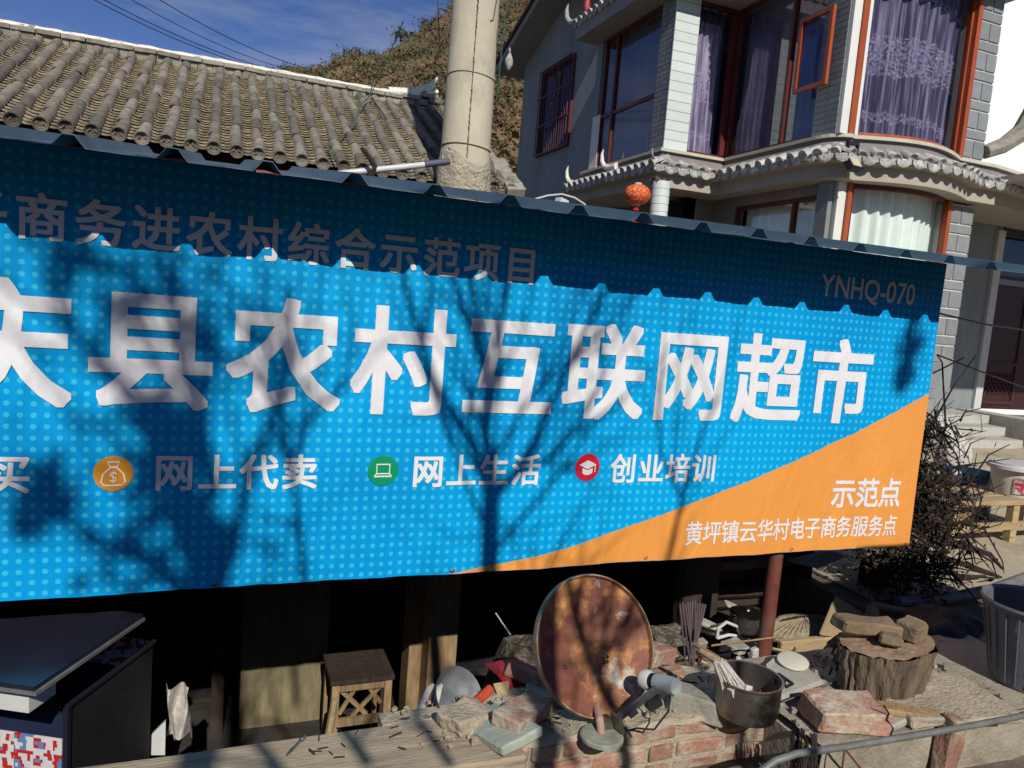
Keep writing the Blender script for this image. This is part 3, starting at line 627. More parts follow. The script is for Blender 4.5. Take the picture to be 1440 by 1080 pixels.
def arcwall(z0, z1, name, m, off=0.02):
    b = MB(); n = 24; ps = [arc_pt(i / n, off) for i in range(n + 1)]; ps = [V((XA + .13, YB - .01, 0))] + ps + [V((XBR - .02, YB - .01, 0))]; k = len(ps)
    b.add([p + V((0,0,z0)) for p in ps] + [p + V((0,0,z1)) for p in ps] + [p + V((0,.15,z0)) for p in ps] + [p + V((0,.15,z1)) for p in ps],
          [(i, i+1, k+i+1, k+i) for i in range(k-1)] + [(2*k+i, 2*k+i+1, i+1, i) for i in range(k-1)] + [(k+i, k+i+1, 3*k+i+1, 3*k+i) for i in range(k-1)]); H(name, b, m)
arcwall(zl, ZS - .61, 'bay_lintel', 'render'); arcwall(FL - .4, FL + .9, 'bay_apron', 'cladding')
# recessed entrance
YD = 9.2
b = MB(); b.box((XBR - .05, YB + .5, FL - .4), (XBR + .02, YD, ZS - .6)); H('porch_side_wall', b, 'render')
dx0 = P(1385, 500, Y=YD).x; dx1 = dx0 + 2.2; dz1 = P(1405, 400, Y=YD).z
b = MB(); b.box((XBR, YD, FL - .4), (dx0, YD + .2, ZS - .6)); b.box((dx0, YD, dz1 + 1.55), (dx1, YD + .2, ZS - .6)); b.box((dx0, YD, dz1), (dx1, YD + .2, dz1 + .1)); H('entrance_wall', b, 'gable')
b = MB(); b.box((dx0 - .17, YD - .06, FL), (dx0, YD - .003, ZS - .7)); H('door_jamb', b, 'joint')
b = MB(); b.box((dx0 + .01, YD + .03, FL + .01), (dx1 - .01, YD + .09, dz1 - .01)); dr = H('door', b, 'door')
b = MB(); b.box((dx0+.05, YD+.005, FL+.1), (dx0+.11, YD+.028, dz1-.1)); b.box((dx0+.85, YD+.005, FL+.1), (dx0+.91, YD+.028, dz1-.1)); b.box((dx0+.11, YD+.005, FL+.1), (dx0+.85, YD+.028, FL+.16)); b.box((dx0+.11, YD+.005, FL+.8), (dx0+.85, YD+.028, FL+.86))
for q in range(7):
    for sgn in (1, -1): b.cbox((0,0,0), (.02, .012, .95), T_((dx0 + .16 + q * .105, YD + .015, FL + .47)) @ euler(0, 36 * sgn, 0) @ Matrix.Scale(.5, 4, V((0,0,1))))
H('door_trellis', b, mat('dull_maroon', (.07,.02,.02), (.05,.014,.014), .6, 5, 0), dr)
wt = thing('transom_window', V((dx0, YD, dz1 + .1)), None, None); wt.parent = hs_; wt.location = V(wt.location) - wloc(hs_)
b = MB(); z0, z1 = dz1 + .1, dz1 + 1.55
for a in (dx0, dx0 + .95, dx0 + 1.9): b.box((a, YD + .0, z0), (a + .07, YD + .06, z1))
for a in (z0, z0 + .72, z1 - .07): b.box((dx0 + .07, YD + .002, a), (dx1, YD + .058, a + .06))
H('window_frame', b, 'black', wt); b = MB(); b.box((dx0, YD + .08, z0), (dx1, YD + .086, z1)); H('pane', b, 'glass', wt)
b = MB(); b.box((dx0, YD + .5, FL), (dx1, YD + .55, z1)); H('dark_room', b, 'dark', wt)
for i in range(3):
    zz = FL - .0 - i * .135; y_ = YD - .75 - i * .38
    b = MB(); b.box((XBR - .6 - i * .0, y_, zz - .135), (XBR + 1.5 - i * .12, YD if i == 0 else y_ + .38, zz)); H('step', b, 'step')
b = MB(); b.box((XBR + 1.55, YD - 1.6, 0), (XBR + 1.95, YD - .1, FL + .02)); H('step_cheek', b, 'step')
b = MB(); b.box((XG, YK + .4, FL - .5), (XBR + 3.5, YK + .6, ZS - .7)); H('core_wall', b, 'dark')
b = MB(); b.box((XA + 1.0, YB + 1.4, ZS), (XBR - .05, YK + 2.6, ZT - .002)); H('inner_wall', b, 'dark')
# white neighbour
nb_ = thing('white_building', (14.5, 12, 0), 'blank white walled building behind the right end of the grey house', 'house')
q = P(1402, 0, Y=12); b = MB(); b.box((12.4, 11.6, 0), (20, 18, 9)); b.build('wall', M['whitewall'], nb_); b = MB(); b.box((12.2, 11.4, 9), (20.2, 18.2, 9.25)); b.build('roof', M['grey_soffit'], nb_)
# ridge scroll and eave at the right edge of the frame
b = MB(); q = P(1432, 200, Y=YB - .1)
b.tube([P(1384,214,Y=YB), P(1412,204,Y=YB), P(1438,186,Y=YB), P(1462,150,Y=YB)], [.1,.12,.15,.18], 8); H('eave_horn', b, 'ridgetile', smooth=True)
pe0 = P(1368, 247, Y=YB - .0); 
b = MB(); q0 = V((pe0.x, YB + .1, pe0.z)); q1 = V((pe0.x + 2, YB - .2, pe0.z + .02))
for i in range(14):
    p = q0.lerp(q1, i / 13); b.tube([p + V((0, -.15, -.02)), p + V((0, .4, .14))], .055, 8); 
H('porch_eave_tiles', b, 'eave')
b = MB(); b.box((10.47, 5.0, 3.9), (14.2, 9.15, 4.0)); b.box((13.9, 5.1, 0), (14.1, 5.3, 3.9)); H('porch_roof', b, 'soffit')
# soffit spots
for i in range(4):
    p = P(981 + 13 * i, 7 + 4 * i, Z=ZT - .01); b = MB(); b.lathe([(0, -.012), (.045, -.012), (.055, 0)], 12, T_((p.x, p.y, ZT))); H('soffit_spot', b, 'whitepaint')
# upper roof edge tiles above the balcony with a red figure
ts = along(.44, .1)
for i, (p, n) in enumerate(ts[:66]):
    n = n.normalized(); d = (-n + V((0,0,.5))).normalized(); x = d.cross(V((0,0,1))).normalized(); zz = x.cross(d)
    inst('eave_tile' if i % 2 == 0 else 'drip_tile', et if i % 2 == 0 else dp, frame(V((p.x, p.y, ZT + .28)), x, d, zz), hs_)
curl(V((XL - .4, YF + .45, ZT + .34)), (-.2, 1, 0), .4)
b = MB(); q = P(829, 8, Y=YF + .6); b.tube([q + V((0,0,-.25)), q + V((-.03,.05,0)), q + V((0,.05,.3))], [.03,.07,.05], 8); H('red_finial', b, 'red_plastic', smooth=True)
# floodlight
fl = thing('floodlight', P(1198, 231, Y=YB - .32), 'small square floodlight with yellow lens under the curved eave', 'floodlight')
p = fl.location; b = MB(); T0 = T_(p) @ euler(-35, 0, 8); b.box((-.1, -.05, -.1), (.1, .04, .1), T0); b.box((-.11, -.075, -.115), (.11, -.05, -.1), T0); b.box((-.11, -.075, .1), (.11, -.05, .115), T0); b.build('housing', M['black'], fl)
b = MB(); b.box((-.085, -.06, -.085), (.085, -.052, .085), T0); b.build('lens', M['lampglass'], fl)
b = MB(); b.box((-.09, .0, .05), (-.07, .05, .25), T_(p)); b.box((.07, .0, .05), (.09, .05, .25), T_(p)); b.box((-.09, .0, .25), (.09, .06, .29), T_(p)); b.build('bracket', M['black'], fl)
# lantern
YLn = 9.7; lp = P(896, 274, Y=YLn); ln = thing('red_lantern', lp, 'round red and gold paper lantern hanging below the balcony', 'lantern')
b = MB(); b.lathe([(.05, .14), (.1, .135), (.17, .09), (.195, .02), (.19, -.03), (.155, -.09), (.1, -.13), (.05, -.135)], 24, T_(lp)); b.build('shade', M['lantern'], ln, smooth=True)
b = MB(); b.tube([lp + V((0,0,.14)), lp + V((0,0,.17))], .055, 12); b.tube([lp + V((0,0,-.16)), lp + V((0,0,-.135))], .055, 12); b.build('collar', M['cream'], ln)
b = MB(); b.tube([lp + V((0,0,-.16)), lp + V((0,0,-.22)), lp + V((0,0,-.25)), lp + V((0,0,-.28)), lp + V((0,0,-.42))], [.02,.05,.02,.045,.05], 10); b.build('tassel', M['tassel'], ln)
b = MB(); b.tube([lp + V((0,0,.17)), lp + V((0,0,.5))], .004, 4); b.build('cord', M['wire'], ln)
# short tiled porch column
YP = 9.85; pa = P(930, 258, Y=YP); pc = thing('porch_column', (pa.x, YP, 0), 'short round white column with broken top beside the lantern', 'column')
b = MB(); zt = pa.z; rings = [(.13, 0)]
z = 0
while z < zt - .02: rings += [(.135, z + .004), (.135, z + .1), (.126, z + .108), (.126, z + .112)]; z += .112
rings += [(0, z)]
b.lathe(rings, 20, T_((pa.x, YP, 0))); b.build('shaft', M['whitetile'], pc, smooth=True)
b = MB()
for i in range(14): b.cbox((0,0,0), (.07,.06,.07), T_((pa.x + random.uniform(-.11,.11), YP + random.uniform(-.1,.1), zt + random.uniform(0,.05))) @ euler(random.uniform(0,90), random.uniform(0,90), 0))
b.build('broken_top', M['rubble'], pc)

# ------------------------------------------------------------ concrete utility pole
YPo = 7.45; p0 = P(651, 262, Y=YPo); p1 = P(660, 0, Y=YPo)
up_ = thing('round_chimney', (p0.x, YPo, 0), 'thick pale round concrete chimney with cracked seam between tiled roof and grey house', 'chimney')
b = MB()
def polef(u, v):
    z = -.2 + 8 * v; r = .254 - .0115 * max(z - 2.7, 0); a = 2 * math.pi * u
    return V((p0.x + math.cos(a) * r, YPo + math.sin(a) * r, z))
b.grid(40, 90, polef); b.build('shaft', M['concrete'], up_, smooth=True)
sm = MB(); ca = M3 @ V((0, 0, 1)); an0 = math.atan2(-1, -.33)
for i in range(150):
    z = 3.0 + i * .03; r = .254 - .0115 * (z - 2.7); a = an0 + .03 * mnoise.noise(V((z * 2, 0, 0))) + .10
    c = V((p0.x + math.cos(a) * r, YPo + math.sin(a) * r, z)); sm.cbox((0,0,0), (.006 + .009 * random.random(), .012, .026), T_(c) @ Matrix.Rotation(a + math.pi/2, 4, 'Z') @ euler(0, random.uniform(-25,25), 0))
sm.build('seam', M['rubble'], up_)
for zpx in (100, 203):
    q = P(650, zpx, Y=YPo - .2); r = .259 - .0115 * (q.z - 2.7); b = MB(); b.tube([V((p0.x + math.cos(a) * r, YPo + math.sin(a) * r, q.z + .01 * math.sin(a * 2))) for a in [2*math.pi*i/32 for i in range(33)]], .004 if zpx == 100 else .006, 5); b.build('wire_ring', M['redpipe'] if zpx == 203 else M['grey_pipe'], up_)
b = MB()
def collar(u, v):
    a = 2 * math.pi * u; z = 2.2 + .82 * v; r = .25 + .05 * (1 - v) ** .5 + .026 * mnoise.fractal(V((math.cos(a) * 3, math.sin(a) * 3, z * 6)), 1, 2, 4) * (1.2 - v)
    return V((p0.x + math.cos(a) * r, YPo + math.sin(a) * r, z + .08 * math.sin(a * 2 + 1) * v))
b.grid(48, 26, collar); b.build('cement_collar', M['cementlump'], up_, smooth=True)

# ------------------------------------------------------------ shed: corrugated sheet roof, posts, dark walls
YRf = 2.55; pitch = .2755; slr = math.tan(R(8.4)); ZP = 1.6 + .1385 * YRf
sh = thing('lean_to_shed', (1.5, 4, -1), 'low lean-to shed with a blue corrugated steel roof above the banner', 'shed')
def crestphase(x): return x
xc0 = -.166 * YRf
prof = [(-.5, 0), (-.16, 0), (-.115, .012), (-.055, .031), (.055, .031), (.115, .012), (.16, 0), (.5, 0)]
def roof(x0i, x1i, y1, thick=.0015):
    b = MB(); pr = []
    for i in range(x0i, x1i):
        xc = xc0 + i * pitch
        for u, z in prof[:-1]: pr.append((xc + u * pitch, z * 1.15 + .0012 * math.sin(i * 2.1 + u * 5)))
    pr.append((xc0 + (x1i - .5) * pitch, 0)); ys = [YRf, YRf + .15, YRf + .6, y1]; k = len(pr); vs = []
    for t in (0, -.003):
        for y in ys:
            for x, z in pr:
                e = .006 * mnoise.noise(V((x * 2.2, 5, 0))) * (1 if y == YRf else .3)
                vs.append((x, y + (.012 * mnoise.noise(V((x * 3, 0, 0))) if y == YRf else 0), ZP + z + (y - YRf) * slr + t + e))
    n = len(ys); fs = []
    for q in range(2):
        for j in range(n - 1):
            for i in range(k - 1): o_ = q * n * k; f = (o_+j*k+i, o_+j*k+i+1, o_+(j+1)*k+i+1, o_+(j+1)*k+i); fs.append(f if q == 0 else f[::-1])
    fs += [(i, n*k+i, n*k+i+1, i+1) for i in range(k - 1)]
    b.add(vs, fs); return b
for a, c, y1 in ((-6, -2, 4.9), (-2, 2, 4.9), (2, 6, 4.9), (6, 10, 4.9), (10, 14, 4.9), (14, 17, 3.45), (17, 20, 3.45)):
    roof(a, c, y1).build('roof_sheet', M['steelroof'], sh)
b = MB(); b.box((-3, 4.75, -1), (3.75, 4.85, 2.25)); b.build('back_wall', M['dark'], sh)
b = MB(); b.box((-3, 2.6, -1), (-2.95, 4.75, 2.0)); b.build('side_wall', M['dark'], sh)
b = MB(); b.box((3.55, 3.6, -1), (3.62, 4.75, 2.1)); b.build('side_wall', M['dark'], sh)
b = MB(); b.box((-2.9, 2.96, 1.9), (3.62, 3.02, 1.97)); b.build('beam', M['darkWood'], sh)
def post(x0, x1, y, m='wood', z1=1.93, d=.16): b = MB(); b.box((x0, y, -1), (x1, y + d, z1)); return b.build('post', M[m], sh)
q0 = P(604, 900, Y=3.95); q1 = P(643, 900, Y=3.95); post(q0.x, q1.x, 3.95)
q0 = P(576, 900, Y=4.1); q1 = P(602, 900, Y=4.1); post(q0.x, q1.x, 4.1, 'wood')
q0 = P(300, 900, Y=4.3); q1 = P(318, 900, Y=4.3); post(q0.x, q1.x, 4.3, 'darkWood')
# red oxide pipe holding the sheet roof
pp = thing('iron_pipe_post', (2.728, 2.96, .1), 'rusty red iron pipe standing under the right end of the banner', 'post')
b = MB(); b.tube([(2.728, 2.975, -.2), (2.72, 2.96, 1.0), (2.715, 2.96, 1.93)], .038, 16); b.build('tube', M['redpipe'], pp, smooth=True)

# ------------------------------------------------------------ banner
YBn = 2.9; BL, BR_, BZ0, BZ1 = -1.9, 3.57, .455, 1.995
bn = thing('banner', (0, YBn, BZ0), 'long blue dotted shop banner with white Chinese lettering and orange corner', 'banner')
def wave(x, z):
    sag = .010 * mnoise.noise(V((x * 1.9, z * .5, 1))) + .009 * mnoise.noise(V((x * 5.2 + z * 1.4, z * .7, 4))) + .0035 * mnoise.noise(V((x * 15 + z * 2, z * 1.4, 9)))
    return sag * (1.0 + .5 * max(0, 1.1 - z))
def bsurf(x, z, off=0): return V((x, YBn + wave(x, z) - off, z + .004 * mnoise.noise(V((x * 1.3, 0, 0))) * (1 if z < .6 else 0)))
b = MB(); nx_, nz_ = 400, 60
b.grid(nx_, nz_, lambda u, v: bsurf(BL + (BR_ - BL) * u, BZ0 + (BZ1 - BZ0) * v)); b.build('sheet', M['blue'], bn, smooth=True)
def conform(me, off):
    """cut a flat mesh (x, z in banner coordinates) on a grid and lay it on the waved sheet"""
    bm = bmesh.new(); bm.from_mesh(me); bmesh.ops.triangulate(bm, faces=bm.faces); xs = [v.co.x for v in bm.verts]; zs = [v.co.z for v in bm.verts]
    def cut(co, no): bmesh.ops.bisect_plane(bm, geom=bm.verts[:] + bm.edges[:] + bm.faces[:], plane_co=co, plane_no=no)
    st = .035; x = math.ceil(min(xs) / st) * st
    while x < max(xs): cut((x, 0, 0), (1, 0, 0)); x += st
    st = .06; z = math.ceil(min(zs) / st) * st
    while z < max(zs): cut((0, 0, z), (0, 0, 1)); z += st
    bmesh.ops.triangulate(bm, faces=bm.faces); lo = wloc(bn)
    for v in bm.verts: v.co = bsurf(v.co.x, v.co.z, off + v.co.y) - lo
    bm.normal_update(); bm.to_mesh(me); bm.free(); me.update()
def put(me, name, m, off, parent=bn):
    conform(me, off); me.materials.clear(); me.materials.append(M[m]); o = bpy.data.objects.new(name, me); COL.objects.link(o); o.parent = parent
    if parent is not bn: o.location = -V(parent.location)
    return o
def flat(poly):
    me = bpy.data.meshes.new('print'); me.from_pydata([(x, 0, z) for x, z in poly], [], [tuple(range(len(poly)))]); return me
def glyph(ch):
    cu = bpy.data.curves.new('glyph', 'FONT'); cu.body = ch; cu.size = 1; cu.resolution_u = 3
    o = bpy.data.objects.new('glyph', cu); COL.objects.link(o); dg = bpy.context.evaluated_depsgraph_get(); dg.update()
    me = bpy.data.meshes.new_from_object(o.evaluated_get(dg)); bpy.data.objects.remove(o); bpy.data.curves.remove(cu); return me
def text_line(s, xa, xb, z0, z1, bold, m='banner_back', off=.0035, name='lettering', shear=0.0):
    """glyphs on equal cells between the centres xa..xb of the first and last character, height z0..z1"""
    n = len(s); adv = (xb - xa) / (n - 1) if n > 1 else 0
    for i, ch in enumerate(s):
        me = glyph(ch)
        if not len(me.vertices): continue
        sc_ = (z1 - z0) / .96; x = xa + i * adv
        for v in me.vertices: v.co = V(((v.co.x - .5) * sc_ * WX + x, 0, z0 + (v.co.y + .085) * sc_))
        embolden(me, bold * sc_, m, off, name)
def embolden(me, r, m, off, name='lettering'):
    """regular weight outline made heavier: the same flat glyph laid down again around itself, 0.05 mm apart"""
    bm = bmesh.new(); bm.from_mesh(me); bmesh.ops.triangulate(bm, faces=bm.faces); bm.to_mesh(me); bm.free()
    vs = [v.co.copy() for v in me.vertices]; fs = [tuple(p.vertices) for p in me.polygons]; av = []; af = []; dep = []
    q = 4 if r > .008 else 2
    sh = [(0,0)] + ([(a / q, c / q) for a in range(-q, q+1) for c in range(-q, q+1) if max(abs(a), abs(c)) == q] if r > 0 else [])
    for k, (a, c) in enumerate(sh):
        b0 = len(av); av += [(v.x + a * r, k * .00004, v.z + c * r) for v in vs]; af += [tuple(b0 + q for q in f) for f in fs]
    m2 = bpy.data.meshes.new('lettering'); m2.from_pydata(av, [], af); bpy.data.meshes.remove(me); put(m2, name, m, off)
WX = 1.0
WX = .95; text_line('庆县农村互联网超市', -.663, 2.945, 1.135, 1.562, .022)
WX = .98; text_line('子商务进农村综合示范项目', -.722, 1.155, 1.688, 1.842, .019)
text_line('买', -.64, -.64, .834, .97, .02); text_line('网上代卖', -.13, .31, .834, .97, .02)
text_line('网上生活', .815, 1.25, .834, .97, .02); text_line('创业培训', 1.735, 2.17, .834, .97, .02)
text_line('示范点', 3.06, 3.375, .685, .842, .02); WX = .88; text_line('黄坪镇云华村电子商务服务点', 2.155, 3.405, .524, .64, .011)
def latin(s, xa, xb, z0, z1, bold):
    me = glyph(s); w0 = min(v.co.x for v in me.vertices); w1 = max(v.co.x for v in me.vertices); h0 = min(v.co.y for v in me.vertices); h1 = max(v.co.y for v in me.vertices)
    for v in me.vertices: v.co = V((xa + (v.co.x - w0) / (w1 - w0) * (xb - xa), 0, z0 + (v.co.y - h0) / (h1 - h0) * (z1 - z0)))
    embolden(me, bold, 'banner_back', .0035)
latin('YNHQ-070', 2.737, 3.367, 1.742, 1.868, .0015)
org = [(.93, .457), (1.156, .487), (1.32, .512), (1.491, .544), (1.72, .604), (1.959, .677), (2.13, .73), (2.308, .790), (2.51, .86), (2.722, .936), (2.9, 1.006), (3.074, 1.078), (3.33, 1.19), (3.569, 1.303), (3.569, .457)]
put(flat(org), 'orange_corner', 'orange', .0018)
def disc(cx, cz, r, n=40): return flat([(cx + r * math.cos(2*math.pi*i/n), cz + r * math.sin(2*math.pi*i/n)) for i in range(n)])
def stroke(pts, w, closed=False):
    """thin drawn line as a strip"""
    n = len(pts); L = []; Rr = []
    for i, (x, z) in enumerate(pts):
        a = pts[(i-1) % n] if (closed or i) else pts[i]; c = pts[(i+1) % n] if (closed or i < n-1) else pts[i]
        dx, dz = c[0]-a[0], c[1]-a[1]; l = math.hypot(dx, dz) or 1; L.append((x - dz/l*w/2, z + dx/l*w/2)); Rr.append((x + dz/l*w/2, z - dx/l*w/2))
    me = bpy.data.meshes.new('print'); vs = [(x, 0, z) for x, z in L + Rr]; fs = [(i, (i+1) % n, n + (i+1) % n, n + i) for i in range(n if closed else n - 1)]; me.from_pydata(vs, [], fs); return me
def icon(cx, cz, r, m, marks):
    t = put(disc(cx, cz, r), 'icon', m, .003)
    for me in marks:
        me2 = me; conform(me2, .0048); me2.materials.append(M['banner_back']); o = bpy.data.objects.new('icon_mark', me2); COL.objects.link(o); o.parent = t
cx, cz = -.325, .899
bag = [(cx-.01, cz+.022), (cx-.032, cz-.002), (cx-.038, cz-.03), (cx-.028, cz-.042), (cx+.028, cz-.042), (cx+.038, cz-.03), (cx+.032, cz-.002), (cx+.01, cz+.022)]
icon(cx, cz, .063, 'icon_orange', [stroke(bag, .0045, True), stroke([(cx-.018, cz+.042), (cx-.011, cz+.024), (cx+.011, cz+.024), (cx+.018, cz+.042)], .0045, True), stroke([(cx-.016, cz+.042), (cx+.016, cz+.042)], .0045),
    stroke([(cx+.011, cz-.002), (cx+.004, cz+.003), (cx-.006, cz+.002), (cx-.01, cz-.005), (cx, cz-.012), (cx+.01, cz-.018), (cx+.006, cz-.027), (cx-.004, cz-.028), (cx-.011, cz-.022)], .004), stroke([(cx, cz+.007), (cx, cz-.033)], .0028)])
cx, cz = .632, .9
icon(cx, cz, .062, 'icon_green', [stroke([(cx-.026, cz-.012), (cx-.026, cz+.026), (cx+.026, cz+.026), (cx+.026, cz-.012)], .006, True), flat([(cx-.036, cz-.026), (cx+.036, cz-.026), (cx+.034, cz-.02), (cx-.034, cz-.02)]), stroke([(cx-.026, cz-.012), (cx-.034, cz-.02)], .004), stroke([(cx+.026, cz-.012), (cx+.034, cz-.02)], .004)])
cx, cz = 1.548, .908
icon(cx, cz, .062, 'icon_red', [flat([(cx-.044, cz+.012), (cx, cz-.008), (cx+.044, cz+.012), (cx, cz+.032)]), flat([(cx-.026, cz-.002), (cx-.026, cz-.026), (cx-.01, cz-.034), (cx+.01, cz-.034), (cx+.026, cz-.026), (cx+.026, cz-.002), (cx, cz-.014)]), stroke([(cx+.038, cz+.008), (cx+.038, cz-.022)], .005)])
# eyelets along the bottom
me_e = MB(); me_e.lathe([(.004, 0), (.009, -.002), (.01, 0)], 12, Matrix.Rotation(R(90), 4, 'X')); me_e = me_e.mesh('eyelet', M['soot'])
for x in (2.76, 1.9, .95, 0.02, 3.54): inst('eyelet', me_e, T_(bsurf(x, BZ0 + .016, .003)), bn)

# ------------------------------------------------------------ masonry ledge in front of the shed
def rough(name, size, m, T, sub=3, amp=.006, parent=None, seed=0, bev=.006, **k):
    bm = bmesh.new(); bmesh.ops.create_cube(bm, size=1)
    for v in bm.verts: v.co = V((v.co.x * size[0], v.co.y * size[1], v.co.z * size[2]))
    bmesh.ops.bevel(bm, geom=bm.edges[:], offset=bev, segments=1, affect='EDGES')
    if sub: bmesh.ops.subdivide_edges(bm, edges=[e for e in bm.edges if e.calc_length() > .03], cuts=sub, use_grid_fill=True)
    for v in bm.verts:
        q = v.co * 14 + V((seed * 3.7, seed, 0)); v.co += V((mnoise.noise(q), mnoise.noise(q + V((9,0,0))), mnoise.noise(q + V((0,9,0))))) * amp
        v.co = T @ v.co
    lo = wloc(parent) if parent else (T @ V((0,0,-size[2]/2)))
    for v in bm.verts: v.co -= lo
    me = bpy.data.meshes.new(name); bm.to_mesh(me); bm.free(); me.materials.append(M[m] if isinstance(m, str) else m)
    o = bpy.data.objects.new(name, me); COL.objects.link(o)
    if parent: o.parent = parent
    else: o.location = lo
    return tag(o, **k)
YW = 2.06; ZW = .2
bw = thing('brick_wall', (1.2, 2.2, -1), 'low red brick wall with thick mortar under the dish and the pot', 'wall')
b = MB(); b.box((.55, YW + .012, -1), (1.93, 2.36, ZW - .012)); b.build('mortar_core', M['mortar'], bw)
rnd = random.Random(4)
for r in range(5):
    z = ZW - .045 - r * .072; x = .56 + (.1 if r % 2 else 0)
    while x < 1.9:
        L = rnd.uniform(.19, .22) if rnd.random() > .2 else .1
        rough('brick', (L, .1, .052), 'brick', T_((x + L/2, YW + .052 + rnd.uniform(-.006,.008), z)) @ euler(rnd.gauss(0,1), rnd.gauss(0,1.4), rnd.gauss(0,1)), 2, .007, bw, int(x * 50) + r); x += L + .016
# lumpy mortar bed on top of the bricks, rubble heap behind
def heap(x0, x1, y0, y1, f, name, m, nx=120, ny=70, **k):
    b = MB(); b.grid(nx, ny, lambda u, v: V((x0 + (x1-x0)*u, y0 + (y1-y0)*v, f(x0 + (x1-x0)*u, y0 + (y1-y0)*v))))
    o = b.build(name, M[m], smooth=True, **k); return o
bed = MB(); bed.grid(120, 30, lambda u, v: V((.84 + 1.1*u, YW - .004 + .34*v, ZW - (.016 if v == 0 else 0) + .012 * mnoise.fractal(V((u * 14, v * 5, 1)), 1, 2, 4)))); bed.build('mortar_bed', M['mortar'], bw, smooth=True)
def HD(x, y):
    t = min(1, max(0, (y - 2.4) / .16)); return (.4 if x > 1.5 else .4 + .8 * min(1, (1.5 - x) * 3)) * t * t * (3 - 2 * t)
heap(.82, 3.75, 2.3, 3.6, lambda x, y: ZW - .02 + .05 * mnoise.fractal(V((x * 3.2, y * 3.2, 0)), 1, 2, 5) - HD(x, y) - .5 * max(0, .9 - x), 'rubble_ground', 'rubble', kind='structure')
# timber plank on the wall, left part
pl = rough('plank', (2.6, .27, .06), 'plank', T_((-.35, YW + .075, ZW - .03)) @ euler(0, 0, 0), 4, .004, None, 3, .008, label='long weathered timber plank lying along the top of the wall at the bottom left', cat='plank')
b = MB(); b.box((-1.9, YW + .02, -1), (.55, 2.2, ZW - .062)); b.build('low_wall', M['cement'], label='plain cement wall carrying the long plank at bottom left', cat='wall')
# cement wall, right part
cw = thing('cement_wall', (2.6, 2, -1), 'cracked pale cement wall below the stump and red block at the bottom right', 'wall')
def cwf(u, v):
    x = 1.95 + 1.45 * u; return V((x, 1.80 + .012 * mnoise.fractal(V((x * 5, v * 6, 0)), 1, 2, 4) , -1 + (1 + ZW - .0) * v + (.008 * mnoise.noise(V((x * 9, 0, 0))) if v == 1 else 0)))
b = MB(); b.grid(90, 60, cwf); b.grid(90, 30, lambda u, v: V((1.95 + 1.45*u, 1.80 + .6*v, ZW + .008 * mnoise.noise(V(((1.95+1.45*u) * 9, v * 7, 0)))))); b.box((1.94, 1.83, -1), (3.4, 2.4, ZW - .03)); b.build('render_coat', M['cement'], cw, smooth=True)
b = MB(); cr = [P(*q, Y=1.787) for q in ((1243,992),(1250,1003),(1247,1012),(1256,1024),(1252,1035))]; b.tube(cr, .003, 4); b.build('crack', M['dark'], cw)
b = MB()
for i in range(60):
    q = P(1112 + rnd.uniform(0, 36), 1022 + rnd.uniform(0, 60), Y=1.79); b.tube([q, q + V((rnd.gauss(0,.008), -.01, -rnd.uniform(.03,.09)))], rnd.uniform(.002,.005), 4)
b.build('straw_clump', M['twig'], cw, kind='stuff')
rough('stone', (.07, .06, .3), 'brick', T_(P(1330, 1062, Y=1.76)) @ euler(0, 6, 0), 2, .012, cw, 9)
# grey pipe rail in front, on a thin bracket
pr = thing('pipe_rail', P(1190, 1052, Y=1.72), 'bent grey metal pipe running along the wall at the bottom right', 'pipe')
b = MB(); b.tube([P(*q, Y=1.72) for q in ((1000,1130),(1060,1092),(1090,1070),(1120,1060),(1190,1050),(1300,1032),(1380,1018),(1440,1006),(1600,975))], .0115, 12); b.build('pipe', M['grey_pipe'], pr, smooth=True)
b = MB(); q = P(1188, 1053, Y=1.725); b.tube([q, q + V((0,0,-.4))], .004, 6); b.tube([q, q + V((.12,.0,-.12)), q + V((.2,.05,-.4))], .004, 6); b.build('bracket', M['redpipe'], pr)

# ------------------------------------------------------------ satellite dish
dbot = P(850, 1010, Z=.23); dtop = P(824, 809, Y=2.31); dc = (dbot + dtop) / 2; ds = thing('satellite_dish', (1.3, 2.15, ZW), 'rusty oval satellite dish standing on the brick wall', 'satellite dish')
a_, b_ = .231, (dtop - dbot).length / 2
zd = (dtop - dbot).normalized(); xd = V((1, .05, 0)); xd = (xd - zd * xd.dot(zd)).normalized(); Td = frame(dc, xd, zd.cross(xd), zd)
b = MB(); n = 56
def ds_pt(r, a, y): return (math.cos(a) * a_ * r, y, math.sin(a) * b_ * r)
rr = [0, .12, .25, .4, .55, .7, .82, .92, .97]; vs = []; 
for r in rr: vs += [ds_pt(r, 2*math.pi*j/n, -.0 + .05 * (1 - r*r)) for j in range(n)]
for r, y in ((.985, -.012), (1.0, -.012), (1.012, -.002), (1.0, .006), (.975, .006)): vs += [ds_pt(r, 2*math.pi*j/n, y) for j in range(n)]
for r in rr[::-1]: vs += [ds_pt(r, 2*math.pi*j/n, .008 + .05 * (1 - r*r)) for j in range(n)]
k = len(vs) // n; b.add(vs, [(i*n+j, i*n+(j+1)%n, (i+1)*n+(j+1)%n, (i+1)*n+j) for i in range(k-1) for j in range(n)], Td); b.build('reflector', M['rust'], ds, smooth=True)
b = MB(); b.add([ds_pt(q, 2*math.pi*j/n, y) for q, y in ((.99,-.0155),(1.008,-.0155),(1.02,-.004),(1.02,.009),(1.0,.011)) for j in range(n)], [(i*n+j, i*n+(j+1)%n, (i+1)*n+(j+1)%n, (i+1)*n+j) for i in range(4) for j in range(n)], Td); b.build('rim', mat('worn_rim', (.4,.33,.22), (.18,.08,.045), .5, 12, .3, metal=.3), ds, smooth=True)
